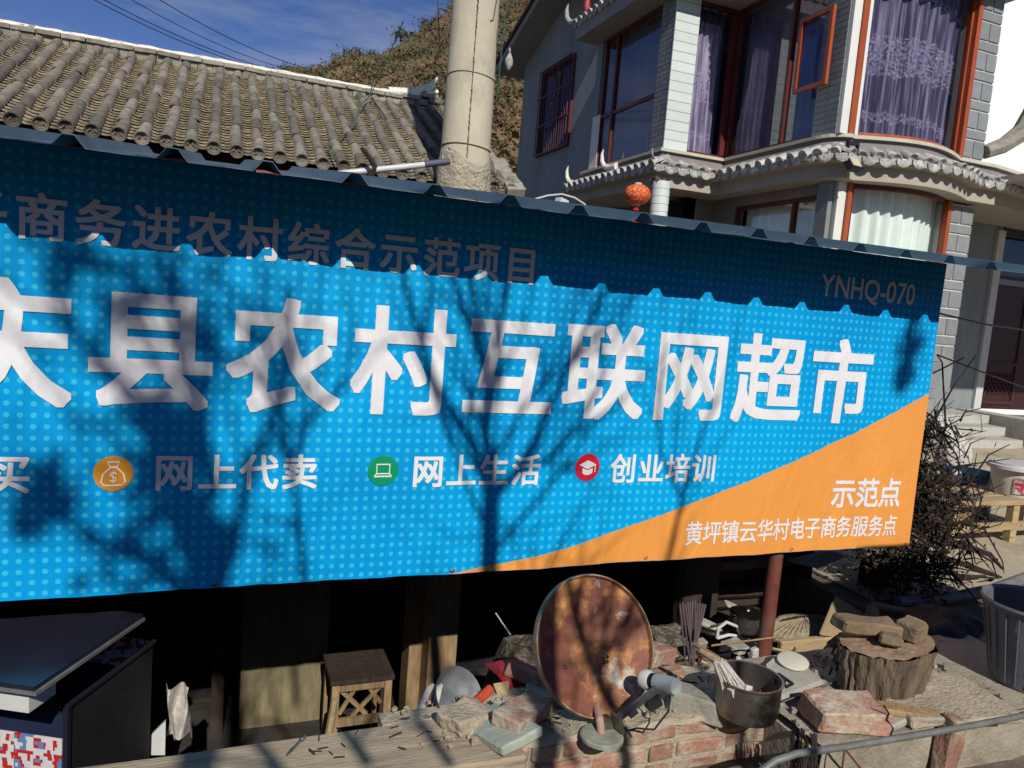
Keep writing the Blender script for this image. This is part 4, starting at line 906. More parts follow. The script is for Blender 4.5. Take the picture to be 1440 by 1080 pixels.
for q in ((795,938),(853,923),(853,930),(830,968),(836,968)):
    p = P(*q, Y=2.19); b = MB(); b.lathe([(0,-.006),(.006,-.004),(.007,.004)], 8, T_(p) @ euler(90)); b.build('bolt', M['steel'], ds)
foot = V((P(846, 1036, Z=ZW+.01).x, P(846, 1036, Z=ZW+.01).y, ZW))
b = MB(); b.lathe([(0, .02), (.066, .02), (.072, .016), (.072, .006), (0, .006)], 28, T_(foot)); b.build('base_plate', mat('pale_green_metal', (.36,.39,.33), (.2,.2,.15), .6, 12, .3), ds)
b = MB(); b.tube([foot + V((.0,0,.015)), foot + V((.005,.03,.05)), dbot + V((0,.08,.03)), dc + V((.03,.09,-.06))], .014, 10); b.build('mast', mat('pinkish_paint', (.42,.3,.24), (.25,.12,.08), .7, 12, .3), ds)
b = MB(); b.box((-.02, -.015, 0), (.02, .03, .03), T_(foot + V((.03, .03, .02)))); b.box((.05, -.02, 0), (.06, .03, .06), T_(foot + V((.01,-.02,.01))) @ euler(0, -20, 10)); b.build('clamp', M['soot'], ds)
l0 = P(858, 1018, Y=2.06); l1 = P(925, 968, Y=1.97)
b = MB(); b.tube([l0, l1], .013, 4); b.build('feed_arm', M['grey_pipe'], ds)
f0 = P(906, 955, Y=2.06); f1 = P(951, 966, Y=1.93); dv = (f1 - f0).normalized()
b = MB(); b.tube([f0 - dv*.01, f0, f0 + dv*.02, f0 + dv*.035], [.02,.032,.034,.028], 18); b.build('feed_cap', M['plastic_white'], ds, smooth=True)
b = MB(); b.tube([f0 + dv*.035, f0 + dv*.05], [.027,.027], 18); b.build('feed_ring', M['black'], ds, smooth=True)
b = MB(); b.tube([f0 + dv*.05, f0 + dv*.056, f1 - dv * .012, f1, f1 + dv*.003], [.02,.029,.029,.026,.012], 18); b.build('feed_body', mat('pale_blue_grey', (.33,.37,.36), (.26,.3,.3), .5, 9, .1), ds, smooth=True)
b = MB(); q = P(917, 985, Y=2.0); b.cbox((0,0,0), (.05,.04,.045), T_(q) @ euler(0,-25,0)); b.build('feed_bracket', M['black'], ds)
b = MB(); b.tube([P(942, 978, Y=1.96), P(940, 1000, Y=1.98), P(920, 1026, Z=ZW+.03), P(895, 1024, Z=ZW+.02), P(882, 1028, Z=ZW+.02), P(876, 1022, Z=ZW+.04), P(880, 1040, Z=ZW+.01), P(888, 1036, Z=ZW+.02), P(880, 1022, Z=ZW+.05)], .0035, 6); b.build('cable', M['wire'], ds, smooth=True)

# ------------------------------------------------------------ bricks, slabs and scraps around the dish
def brickat(px, py, z, size, rot, label, m='brick', seed=1, name='brick', cat='brick', amp=.007, group=None, **k):
    p = P(px, py, Z=z) if z < 1 else P(px, py, Y=z); return rough(name, size, m, T_(p) @ euler(*rot), 3, amp, None, seed, .007, label=label, cat=cat, group=group)
G = 'bricks lying on the wall'
bk = [(735,1003,2.16,(.22,.11,.055),(3,4,35),'brick lying flat just left of the dish base'),
      (775,985,2.3,(.2,.12,.06),(-5,6,-28),'greyish brick leaning against the lower left edge of the dish'),
      (748,955,2.42,(.2,.11,.055),(-35,12,-35),'brick tilted behind the red plastic scrap'),
      (806,1000,2.26,(.16,.1,.055),(0,0,10),'dark brick under the lower edge of the dish'),
      (922,920,2.4,(.14,.1,.07),(0,10,20),'topmost brick of the little stack right of the dish'),
      (926,948,2.38,(.17,.11,.06),(0,-4,5),'second brick of the stack right of the dish'),
      (930,995,2.22,(.14,.1,.08),(0,3,12),'red brick half hidden by the feed horn'),
      (978,988,2.13,(.2,.12,.085),(-4,8,-32),'pale pinkish brick between the dish and the cooking pot')]
for i, (px, py, z, sz, rot, lb) in enumerate(bk): brickat(px, py, z, sz, rot, lb, 'brick' if i not in (1,7) else 'stone', i + 3, group=G)
for i, (px, py, z, sz, rot, lb) in enumerate([(703,1024,2.14,(.17,.25,.035),(-8,-6,18),'pale green stone slab leaning at the left of the bricks')]): brickat(px, py, z, sz, rot, lb, 'slabgreen', 22, 'stone_slab', 'stone slab', .003)
brickat(655,1008,.225,(.16,.12,.05),(0,0,25),'rough mortar lump between the plank and the green slab','mortar',25,'mortar_lump','rubble',.02)
# red plastic scrap
b = MB(); q = [P(683,936,Y=2.5), P(722,928,Y=2.55), P(765,945,Y=2.5), P(748,968,Y=2.42), P(715,972,Y=2.4), P(700,950,Y=2.42)]
b.prism(q, (0,.008,.004)); b.build('plastic_scrap', M['red_plastic'], label='crumpled red plastic scrap on the bricks left of the dish', cat='scrap', origin=q[0])
b = MB(); b.tube([P(690,968,Y=2.36), P(665,992,Y=2.32)], .017, 8); b.build('red_tube', mat('orange_red_plastic', (.5,.09,.03), (.4,.05,.02), .5, 8, .1), label='short orange red plastic tube on the rubble beside the metal bowl', cat='tube', origin=P(665,992,Y=2.32), smooth=True)
b = MB(); q = [P(652,1004,Y=2.3), P(672,982,Y=2.33), P(672,1000,Y=2.3), P(655,1012,Y=2.28)]; b.prism(q, (0,.02,0)); b.build('cloth_scrap', mat('purple_cloth', (.16,.02,.07), (.1,.01,.04), .9, 9, .4), label='small dark purple cloth scrap under the red tube', cat='cloth', origin=q[0])
b = MB(); q = [P(695,966,Y=2.37), P(716,962,Y=2.4), P(714,980,Y=2.36), P(728,1000,Y=2.3), P(722,1002,Y=2.3), P(704,986,Y=2.34)]; b.prism(q, (0,.012,.006)); b.build('wood_offcut', M['paleWood'], label='pale wood offcut wedged below the red plastic scrap', cat='wood', origin=q[0])
# bowl and split shoe like strips
bo = P(632, 985, Y=2.42); b = MB(); b.lathe([(0,.0),(.05,.004),(.085,.03),(.1,.06),(.103,.062),(.09,.03),(.05,-.004),(0,-.006)], 28, T_(bo) @ euler(50, 10, 20)); b.build('metal_bowl', mat('dull_metal', (.22,.23,.24), (.14,.15,.16), .6, 6, .6, metal=.3), label='dull metal bowl tipped over at the right end of the plank', cat='bowl', origin=bo, smooth=True)
for i, (pts_, lb) in enumerate([(((588,1016),(592,994),(604,968),(610,962)), 'left strip of cracked white leather standing behind the plank'), (((612,1012),(612,990),(618,966),(622,962)), 'right strip of cracked white leather against the metal bowl')]):
    b = MB(); q = [P(*p, Y=2.4) for p in pts_]; b.tube(q, [.016,.014,.011,.005], 8, sx=.5); b.build('leather_strip', M['white_rag'], label=lb, cat='leather', group='white leather strips', origin=q[0], smooth=True)
# bolt on the plank
b0 = P(403, 1062, Z=ZW + .008); b1 = P(428, 1036, Z=ZW + .008); b = MB(); d = (b1 - b0).normalized(); L = (b1-b0).length
b.tube([b0, b0 + d * L * .3, b0 + d * L * .32, b0 + d * L * .8, b0 + d * L * .82, b1], [.003,.0055,.0045,.0045,.008,.008], 8); b.build('steel_bolt', M['steel'], label='small steel bolt lying on the plank', cat='bolt', origin=b0)
# ------------------------------------------------------------ cooking pot with rag and brush
pc_ = P(1046, 1010, Z=ZW + .03); pot = thing('cooking_pot', (pc_.x, pc_.y + .09, ZW), 'sooty steel cooking pot on the brick wall with a rag and brush in it', 'pot')
pc_ = V((pc_.x + .05, pc_.y + .055, ZW + .005)); b = MB()
b.lathe([(0,.0),(.085,.0),(.107,.012),(.114,.04),(.114,.135),(.12,.142),(.12,.147),(.112,.146),(.109,.04),(.1,.012),(0,.01)], 40, T_(pc_)); b.build('body', M['soot'], pot, smooth=True)
b = MB(); b.box((-.018, -.01, 0), (.018, .01, .02), T_(pc_ + V((.125,-.02,.11)))); b.tube([pc_ + V((.13,.03,.12)), pc_ + V((.155,.02,.125)), pc_ + V((.155,-.05,.125)), pc_ + V((.12,-.055,.12))], .006, 8); b.build('handle', M['black'], pot, smooth=True)
b = MB(); rnd = random.Random(8)
r0 = P(1012, 930, Y=pc_.y); r1 = P(1038, 975, Y=pc_.y - .02)
for i in range(46):
    o_ = V((rnd.gauss(0,.013), rnd.gauss(0,.013), rnd.gauss(0,.004))); o2 = o_ * 1.6; b.tube([r0 + o_ * .6, r0.lerp(r1, .5) + o_, r1 + o2], [.006,.005,.004], 5)
b.build('rag_mop', M['white_rag'], label='pale string mop head hanging over the rim of the pot', cat='mop', origin=r1, smooth=True)
b = MB(); b.tube([P(985,915,Y=pc_.y + .08), r0 + V((.01,0,-.01))], [.009,.018], 8); b.build('mop_handle', M['paleWood'], label='short pale stick ending in the mop head above the pot', cat='stick', origin=r0)
b = MB()
for i in range(9): q = P(1042 + rnd.uniform(-12,14), 972 + rnd.uniform(-8,6), Y=pc_.y - .04); b.cbox((0,0,0), (.028,.024,.022), T_(q) @ euler(rnd.uniform(0,90), rnd.uniform(0,90), 0))
b.build('wet_tissue', M['white_rag'], label='wad of white tissue at the top of the pot', cat='tissue', origin=P(1042, 972, Y=pc_.y - .04), smooth=True)
b = MB(); q = [P(*p, Y=pc_.y - .07) for p in ((1048,978),(1058,974),(1066,977),(1070,970))]; b.tube(q, [.006,.008,.006,.003], 6); b.tube([P(1052,986,Y=pc_.y-.06), P(1055,974,Y=pc_.y-.06)], .006, 6); b.build('chilli_peels', mat('wine_red_peel', (.25,.01,.05), (.16,.01,.03), .5, 20, .2), label='wine red peelings hanging over the pot rim', cat='peelings', origin=q[0], smooth=True)
# bundle of dark rods
br = P(975, 935, Z=-.1); b = thing('rod_bundle', br, 'bundle of thin dark rods standing upright behind the pot', 'rods')
for i in range(11):
    m_ = MB(); t0 = br + V((rnd.gauss(0,.012), rnd.gauss(0,.01), -.05)); t1 = P(956 + i * 3.6, rnd.uniform(842, 850), Y=br.y + .06); m_.tube([t0, t1], [.004,.0055], 6); m_.build('rod', mat('dusky_rod', (.12,.09,.1), (.07,.05,.06), .8, 12, .2) if i == 0 else bpy.data.materials['dusky_rod'], b)
# small pan, ladle, mug etc. on the rubble behind
def lathe_obj(name, p, prof, m, label, cat, rot=(0,0,0), n=28):
    b = MB(); b.lathe(prof, n, T_(p) @ euler(*rot)); return b.build(name, M[m], label=label, cat=cat, origin=V(p), smooth=True)
pn = P(1048, 886, Z=-.15); sp = thing('small_saucepan', pn, 'small grey saucepan with bright lid behind the rods', 'saucepan')
b = MB(); b.lathe([(0,0),(.075,.0),(.09,.015),(.094,.1),(.098,.104),(.088,.1),(.083,.019),(0,.012)], 28, T_(pn)); b.build('body', M['soot'], sp, smooth=True)
b = MB(); b.lathe([(0,.135),(.015,.13),(.02,.122),(.07,.112),(.1,.105),(.1,.1),(0,.1)], 28, T_(pn)); b.build('lid', M['steel'], sp, smooth=True)
b = MB(); b.tube([pn + V((-.094,0,.09)), pn + V((-.18,-.02,.065)), pn + V((-.26,-.02,.055))], .005, 6); b.build('handle', M['steel'], sp)
mg = P(1022, 893, Z=-.1); b = MB(); q = [mg + V((-.062,0,-.012)), mg + V((-.062,0,.044)), mg + V((-.012,0,.075)), mg + V((.062,0,.044)), mg + V((.088,0,-.012)), mg + V((.012,0,.0)), mg + V((-.062,0,-.012))]
b.tube(q, .009, 8); b.build('curved_bracket', M['plastic_white'], label='white curved plastic handle lying in front of the saucepan', cat='handle', origin=mg, smooth=True)
b = MB(); q = P(1008, 893, Z=-.16); b.lathe([(0,.01),(.075,.012),(.125,.02),(.131,.025),(.125,.015),(0,.002)], 24, T_(q) @ euler(-6,8,0)); b.build('plate', M['steel'], label='scratched steel plate lying by the white handle', cat='plate', origin=q, smooth=True)
for i, (px, py, sz, rot, m, nm, lb, ct) in enumerate([
    (1040,908,(.16,.1,.03),(0,5,20),'sheet_grey','cement_scrap','light cement scrap in front of the saucepan','rubble'),
    (1062,922,(.05,.03,.07),(0,0,10),'white_rag','plaster_chunk','white plaster chunk left of the red pipe','rubble'),
    (1040,932,(.04,.03,.05),(0,10,30),'white_rag','plaster_chunk','smaller white plaster chunk beside the pot rim','rubble'),
    (1020,915,(.07,.05,.03),(0,0,50),'black','metal_scrap','dark metal scrap between plate and pot','scrap'),
    (985,905,(.05,.04,.04),(20,0,10),'stone','stone','small stone at the foot of the dark rods','stone'),
    (1000,880,(.12,.05,.02),(10,20,-20),'sheet_grey','cement_scrap','thin pale shard behind the dark rods','rubble'),
    (1045,862,(.22,.05,.015),(20,28,-10),'sheet_grey','cement_scrap','long torn pale shard high behind the saucepan','rubble')]):
    brickat(px, py, -.13 if py < 925 else 0.0, tuple(1.25 * q for q in sz), rot, lb, m, 40 + i, nm, ct, .006)
# ------------------------------------------------------------ right of the red pipe
b = MB(); q = P(1130, 888, Z=-.13)
def sack(u, v):
    a = 2*math.pi*u; ph = math.pi * (v - .5); r = math.cos(ph); d = V((math.cos(a)*r*.26, math.sin(a)*r*.15, math.sin(ph)*.075)); return q + d * (1 + .12 * mnoise.noise(d * 12)) + V((0,0,.004 * math.sin(u * 240)))
b.grid(120, 20, sack); b.build('woven_sack', mat('woven_sack', (.36,.3,.2), (.22,.175,.11), .95, 40, 1, 90), label='pale woven sack of rubble right of the red pipe', cat='sack', origin=q, smooth=True)
brickat(1142,907,-.1,(.44,.04,.085),(0,0,-2),'pale squared timber lying in front of the woven sack','paleWood',50,'timber_batten','timber',.002)
brickat(1155,925,-.12,(.26,.07,.06),(0,0,8),'short brown wood block in the shade below the batten','wood',51,'wood_block','wood',.003)
b = MB(); q = [P(1080,940,Y=2.22), P(1097,925,Y=2.35), P(1140,935,Y=2.3), P(1158,962,Y=2.12), P(1098,985,Y=2.03), P(1083,965,Y=2.12)]
b.prism(q, (.0,.012,.012)); b.build('cement_board', M['sheet_grey'], label='broken grey cement board sheet lying beside the pot', cat='board', origin=q[0])
b = MB(); b.tube([P(1098,988,Y=2.0), P(1150,968,Y=2.08), P(1178,957,Y=2.15)], [.006,.012,.007], 6, sx=.4); b.build('gutter_strip', M['grey_pipe'], label='thin grey strip along the lower edge of the cement board', cat='strip', origin=P(1150,968,Y=2.08))
lathe_obj('tin_lid', P(1115, 930, Z=.25), [(0,.006),(.05,.01),(.062,.004),(.062,0),(0,0)], 'cream', 'cream coloured round tin lid under the cement board', 'lid', (8,-6,0))
lathe_obj('steel_ladle', P(1106, 912, Z=-.1), [(0,-.02),(.03,-.012),(.045,.004),(.047,.006),(.03,-.008),(0,-.016)], 'steel', 'shiny steel ladle bowl just right of the red pipe', 'ladle', (20,-20,0))
b = MB(); b.tube([P(1100,872,Z=-.05), P(1120,868,Z=-.04), P(1135,866,Z=-.04)], [.01,.012,.004], 8, sx=.5); b.build('spoon_handle', M['steel'], label='dull spoon lying on top of the woven sack', cat='spoon', origin=P(1120,872,Z=.34))
# cardboard flap
q = [P(1154,893,Y=2.95), P(1176,839,Y=3.06), P(1222,868,Y=3.08), P(1190,898,Y=2.95)]; b = MB(); b.prism(q, (.0,.01,.004)); b.build('cardboard_piece', M['cardboard'], label='brown cardboard flap leaning behind the stump', cat='cardboard', origin=q[0])
q = [P(1220,872,Y=2.94), P(1228,850,Y=2.96), P(1236,858,Y=2.96), P(1237,884,Y=2.93)]; b = MB(); b.prism(q, (.0,.03,.0)); b.build('orange_scrap', M['cardboard'], label='small upright tan scrap right of the cardboard flap', cat='scrap', origin=q[0])
# tree stump with brick bits
st0 = P(1250, 985, Z=ZW); stc = V((st0.x + .03, st0.y + .07, ZW)); stp = thing('tree_stump', stc, 'rough bark covered tree stump with brick pieces on top', 'stump')
b = MB()
def stf(u, v):
    a = 2*math.pi*u; r = (.17 + .02 * mnoise.noise(V((math.cos(a)*1.5, math.sin(a)*1.5, 0))) + .014 * mnoise.fractal(V((math.cos(a)*8, math.sin(a)*8, v * 1.5)), 1, 2, 4)) * (1.0 - .12 * (1-v)); return stc + V((math.cos(a) * r * 1.15, math.sin(a) * r * .85, -.02 + .225 * v + .015 * math.cos(a)))
b.grid(90, 16, stf); b.build('bark', M['bark'], stp, smooth=True)
b = MB(); b.grid(60, 8, lambda u, v: stc + V((math.cos(2*math.pi*u) * .195 * (1-v) , math.sin(2*math.pi*u) * .142 * (1-v), .207 + .015 * math.cos(2*math.pi*u) * (1-v) + .01 * mnoise.noise(V((math.cos(2*math.pi*u)*(1-v)*6, math.sin(2*math.pi*u)*(1-v)*6, 0)))))); b.build('cut_face', mat('weathered_cut', (.34,.24,.15), (.2,.13,.08), .9, 14, .6, 50), stp, smooth=True)
zt = stc.z + .2
for i, (dx, dy, dz, sz, rot, lb) in enumerate([(-.06,.05,.02,(.26,.1,.05),(0,4,-12),'long weathered brick piece lying across the back of the stump'), (.1,-.02,.02,(.1,.09,.065),(4,0,15),'squarish brick chunk at the front right on the stump'), (-.02,-.03,.0,(.1,.08,.04),(0,8,50),'flat brick fragment at the front of the stump'), (.17,.03,.0,(.08,.09,.05),(0,-12,20),'rounded pink fragment at the right edge of the stump')]):
    rough('brick_fragment', sz, 'brick' if i == 3 else M['brownbit'], T_(stc + V((dx, dy, .232 + dz))) @ euler(*rot), 3, .008, None, 60 + i, .008, label=lb, cat='brick', group='brick pieces on the stump')
# twisted wood / straw to the left of the stump
b = MB(); rnd = random.Random(12)
for i in range(30):
    q = P(1178 + rnd.uniform(-8,14), 905 + rnd.uniform(-20,60), Y=2.25 - rnd.uniform(0,.2)); b.tube([q, q + V((rnd.gauss(.02,.03), rnd.gauss(0,.02), rnd.gauss(-.04,.03)))], rnd.uniform(.002,.005), 4)
b.build('bark_shreds', M['twig'], label='loose dark bark shreds left of the stump', cat='bark', kind='stuff')
# big red block, plank and stone slab
brickat(1188,1002,.245,(.27,.16,.085),(0,3,-14),'large weathered red masonry block on the cement wall','brick',70,'masonry_block','block',.012)
brickat(1320,985,.225,(.48,.3,.035),(0,0,-10),'flat pale stone slab with lichen right of the stump','mortar',72,'flat_slab','stone slab',.014)
brickat(1293,1003,.235,(.3,.07,.025),(0,4,-22),'thin brown board lying on the stone slab','wood',73,'board','board',.003)
brickat(1245,1010,.215,(.12,.12,.03),(0,0,10),'grey mortar flake between block and slab','sheet_grey',74,'mortar_flake','rubble',.01)
# black sack
q = P(1335, 897, Y=2.5); b = MB()
def sackf(u, v):
    a = 2*math.pi*u; ph = math.pi * (v - .5); r = math.cos(ph); d = V((math.cos(a)*r*.26, math.sin(a)*r*.18, math.sin(ph)*.15)); return q + d * (1 + .22 * mnoise.fractal(d * 7, 1, 2, 3))
b.grid(70, 40, sackf); b.build('black_sack', M['black_plastic'], label='full black plastic sack in the shade beside the grey pail', cat='sack', origin=q - V((0,0,.15)), smooth=True)
# grey plastic pail at the frame edge
bu = V((3.2, 1.95, ZW)); pb = thing('grey_pail', bu, 'tall ribbed grey plastic pail at the right edge', 'pail')
b = MB(); prof = [(0,.0),(.13,.0),(.14,.01)] + [(.14 + .05 * t / 10 + (.003 if t % 2 else 0), .02 + .30 * t / 10) for t in range(11)] + [(.205,.33),(.21,.34),(.205,.35),(.19,.34),(.14,.02),(0,.015)]
b.lathe(prof, 40, T_(bu)); 
b.build('body', M['plastic_grey'], pb, smooth=True)
b = MB(); 
for i in range(24): a = 2*math.pi*i/24; b.tube([bu + V((math.cos(a)*.141, math.sin(a)*.141, .02)), bu + V((math.cos(a)*.196, math.sin(a)*.196, .31))], .0035, 5)
b.build('ribs', M['plastic_grey'], pb, kind='stuff')
# long grey pole lying across
b = MB(); b.tube([P(1262,846,Z=.06), P(1330,842,Z=.06), P(1400,828,Z=.07), P(1470,804,Z=.08)], [.03,.033,.036,.04], 12); b.build('grey_log', mat('grey_weathered_log', (.2,.2,.2), (.1,.1,.105), .8, 8, .6, 20, stretch=(1,6,6)), label='long grey weathered log lying across in front of the yard', cat='log', origin=P(1330,842,Z=.06), smooth=True)
brickat(1290,862,.04,(.5,.05,.03),(0,3,-30),'reddish board sloping down below the grey log','wood',80,'sloping_board','board',.003)
b = MB(); b.tube([P(1292,815,Y=3.5), P(1355,808,Y=3.5), P(1400,824,Y=3.45)], .014, 8); b.build('purple_pipe', mat('dark_purple_pipe', (.06,.025,.06), (.04,.015,.045), .5, 5, 0), label='dark purple bent pipe above the grey log', cat='pipe', origin=P(1355,808,Y=3.5), smooth=True)

# ------------------------------------------------------------ yard bench with tub, beyond the twigs
by = 4.0; bt = P(1390, 705, Y=by); be = thing('wooden_bench', (bt.x, by, 0), 'rough wooden bench in the yard carrying a white tub', 'bench')
zt_ = bt.z; xb0, xb1 = P(1322, 700, Y=by).x, P(1500, 720, Y=by).x
for i in range(3): rough('board', (xb1 - xb0, .15, .04), 'paleWood', T_(((xb0+xb1)/2, by + .0 + i * .16, zt_)), 2, .003, be, i)
for x in (xb0 + .12, P(1408, 790, Y=by).x, xb1 - .1):
    for y in (by - .03, by + .33): b = MB(); b.box((x - .035, y - .03, -.2), (x + .035, y + .03, zt_ - .022)); b.build('leg', M['paleWood'], be)
b = MB(); zz = P(1380, 738, Y=by).z; b.box((xb0 + .1, by - .065, zz - .03), (xb1 - .1, by - .062 + .03, zz + .03)); b.build('rail', M['paleWood'], be)
b = MB(); zz = P(1380, 785, Y=by).z; b.box((xb0 + .1, by - .065, zz - .03), (xb1 - .1, by - .062 + .03, zz + .03)); b.build('rail', M['paleWood'], be)
tb0 = P(1424, 706, Y=by + .12); tub = thing('white_tub', tb0, 'white plastic tub with lid and pink label on the bench', 'tub')
tp = V((tb0.x, by + .12, zt_ + .02)); b = MB(); b.lathe([(0,0),(.17,0),(.175,.01),(.19,.2),(.2,.2),(.2,.225),(.19,.225),(0,.225)], 36, T_(tp)); b.build('body', M['plastic_white'], tub, smooth=True)
b = MB(); b.lathe([(.215,.215),(.22,.22),(.22,.245),(.19,.25),(.19,.262),(0,.262)], 36, T_(tp), sx=1.1); b.build('lid', M['plastic_white'], tub, smooth=True)
b = MB(); b.grid(12, 1, lambda u, v: tp + V((math.cos(R(-150 + 95*u)) * (.187 + .008*v), math.sin(R(-150 + 95*u)) * (.187 + .008*v), .03 + .13 * v))); b.build('label', M['label'], tub)
b = MB(); q = tp + V((.02,-.14,.262)); b.box((-.03,-.015,0), (.03,.015,.02), T_(q)); b.build('lid_catch', M['black'], tub)
b = MB(); q = P(1365, 707, Y=by - .02); b.lathe([(0,0),(.1,.0),(.13,.02),(.135,.02),(.1,-.005),(0,-.006)], 24, T_(V((q.x, by + .05, zt_ + .03)))); b.build('grey_dish', M['grey_pipe'], label='flat grey dish on the bench beside the white tub', cat='dish', origin=V((q.x, by + .05, zt_ + .02)), smooth=True)
q = P(1432, 770, Y=by + .1); b = MB(); b.lathe([(0,0),(.2,0),(.22,.3),(.24,.42),(.23,.42),(.19,.02),(0,.02)], 28, T_(V((q.x + .1, by + .7, 0)))); b.build('blue_tub', mat('dark_teal_plastic', (.01,.05,.1), (.008,.035,.07), .4, 5, 0), label='dark blue plastic tub standing under the right end of the bench', cat='tub', origin=V((q.x + .1, by + .7, 0)), smooth=True)
# pale bundle / laundry at the foot of the steps
rnd = random.Random(5)
for i, (px, py, Y_, s, m, lb) in enumerate([(1340,640,5.6,.2,'white_rag','white cloth bundle behind the dry vine near the steps'), (1345,672,4.6,.06,'plastic_white','small white and blue packet caught behind the twigs'), (1352,716,4.1,.09,'cardboard','orange brown scrap behind the dry vine by the bench'), (1318,604,6.2,.16,'white_rag','pale sack at the left foot of the steps')]):
    q = P(px, py, Y=Y_); b = MB(); b.grid(24, 12, lambda u, v: q + V((math.cos(2*math.pi*u)*math.cos(math.pi*(v-.5)), math.sin(2*math.pi*u)*math.cos(math.pi*(v-.5))*.7, math.sin(math.pi*(v-.5))*1.2)) * s * (1 + .25 * mnoise.noise(V((u*5, v*5, i))))); b.build('cloth_bundle', M[m], label=lb, cat='bundle', origin=q, smooth=True)

# ------------------------------------------------------------ dry vine beside the banner
vn = thing('dry_vine', (4.1, 3.35, 0), 'tangled dry vine mass with thorny stems beside the right banner edge', 'vine')
rnd = random.Random(21); b = MB(); lf = MB()
cen = [(1290,600,3.15,.05),(1285,660,3.2,.12),(1290,720,3.2,.16),(1275,780,3.2,.16),(1325,735,3.3,.14),(1265,820,3.2,.14),(1310,690,3.25,.12),(1290,760,3.3,.2)]
for i in range(620):
    cx_, cy_, cY, s = rnd.choice(cen); p = P(cx_, cy_, Y=cY) + V((rnd.gauss(0,s*.6), rnd.gauss(0,.12), rnd.gauss(0,s)))
    if p.x < 3.63 and p.y < 3.05: p.x = 3.63 + abs(rnd.gauss(0,.1))
    d = V((rnd.gauss(0,1), rnd.gauss(0,.7), rnd.gauss(0,1))).normalized() * rnd.uniform(.08,.3); c = V((rnd.gauss(0,1), rnd.gauss(0,1), rnd.gauss(-.4,1))) * .06
    b.tube([p, p + d * .5 + c, p + d + c * .4], [rnd.uniform(.003,.007), .0035, .0015], 4, cap=False)
for arr in ([(1290,640),(1318,585),(1340,545),(1372,500)],[(1270,560),(1310,585),(1345,640),(1352,660)],[(1300,700),(1330,600),(1325,510),(1318,500)],[(1310,740),(1350,700),(1390,640),(1420,625)],[(1320,690),(1350,655),(1420,645)],[(1310,760),(1370,775),(1395,790),(1402,812),(1370,820),(1330,805)],[(1300,745),(1350,735),(1385,745),(1410,790),(1412,806)],[(1330,700),(1355,690),(1372,680),(1380,700),(1372,740),(1350,770),(1345,810)],[(1320,800),(1360,790),(1380,800)],[(1290,790),(1330,800),(1345,830)]):
    q = [P(*p, Y=3.25 + rnd.uniform(-.1,.12)) for p in arr]; b.tube(q, [.009 - .006 * i / (len(q)-1) for i in range(len(q))], 5)
for arr in ([(1300,775),(1345,790),(1390,806),(1408,812)],[(1312,760),(1350,764),(1392,780),(1410,800)],[(1325,800),(1355,812),(1385,810)]):
    q = [P(*p, Y=3.3) for p in arr]; b.tube(q, [.016,.02,.018,.008] if len(q) == 4 else [.01,.014,.01], 6)
b.build('stems', M['twig'], vn, kind='stuff')
for i in range(4200):
    cx_, cy_, cY, s = rnd.choice(cen[1:]); p = P(cx_, cy_, Y=cY) + V((rnd.gauss(-.02,s*.6), rnd.gauss(.05,.14), rnd.gauss(0,s*.9)))
    if p.x < 3.64: continue
    a = V((rnd.gauss(0,1), rnd.gauss(0,1), rnd.gauss(0,1))).normalized() * rnd.uniform(.01,.026); c = a.orthogonal().normalized() * a.length * .5
    lf.add([p - a, p + c, p + a, p - c], [(0,1,2,3)])
lf.build('withered_leaves', mat('withered_leaf', (.06,.042,.028), (.03,.02,.014), .95, 6, .2), vn, kind='stuff')  # leaf brown darkened too, carrying the shade under the roof
lf = MB()
for i in range(46):
    p = P(rnd.uniform(1290,1335), rnd.uniform(775,808), Y=rnd.uniform(3.1,3.3)); a = V((rnd.gauss(0,1), rnd.gauss(0,.6), rnd.gauss(-.6,.6))).normalized() * rnd.uniform(.02,.035); c = a.cross(V((0,1,.3))).normalized() * a.length * .45
    lf.add([p - a, p - a*.2 + c, p + a, p - a*.2 - c], [(0,1,2,3)])
lf.build('green_leaves', M['leaf'], vn, kind='stuff')

# ------------------------------------------------------------ objects in the left part of the shed
ca_ = V((-.437, 2.813, .1)); cb_ = V((-.215, 3.24, .1)); dv = V((cb_.x - ca_.x, cb_.y - ca_.y, 0)).normalized(); dn = V((-dv.y, dv.x, 0))  # to the left
cab = thing('display_cabinet', (-.9, 2.9, -1), 'black glass topped cabinet with printed panels at the bottom left', 'cabinet')
base = V((ca_.x, ca_.y, -1)); T0 = frame(base, -dn, dv, V((0,0,1))); Ld = .5
b = MB(); b.box((-1.2, 0, 0), (0, Ld, 1.09), T0); b.build('body', M['black'], cab)
b = MB(); b.box((-1.21, -.01, 1.092), (.01, Ld + .01, 1.104), T0); b.build('glass_top', M['glassblack'], cab)
b = MB(); b.box((-1.0, -.006, .45), (-.02, -.001, .97), T0); b.build('printed_panel', M['poster'], cab)
b = MB(); b.box((-1.2, -.007, .975), (-.0, -.002, 1.06), T0); b.build('blue_trim', mat('dark_blue_trim', (.02,.03,.07), (.015,.02,.05), .4, 5, 0), cab)
b = MB(); b.box((-.012, -.012, .0), (.006, .006, 1.09), T0); b.build('corner_trim', M['glassblack'], cab)
b = MB(); b.box((-.16, Ld*.55, 1.106), (-.01, Ld * .98, 1.109), T0); b.build('sticker', M['poster'], label='red and blue printed sheet lying on the black cabinet top', cat='leaflet', origin=T0 @ V((-.08, .3, 1.106)))
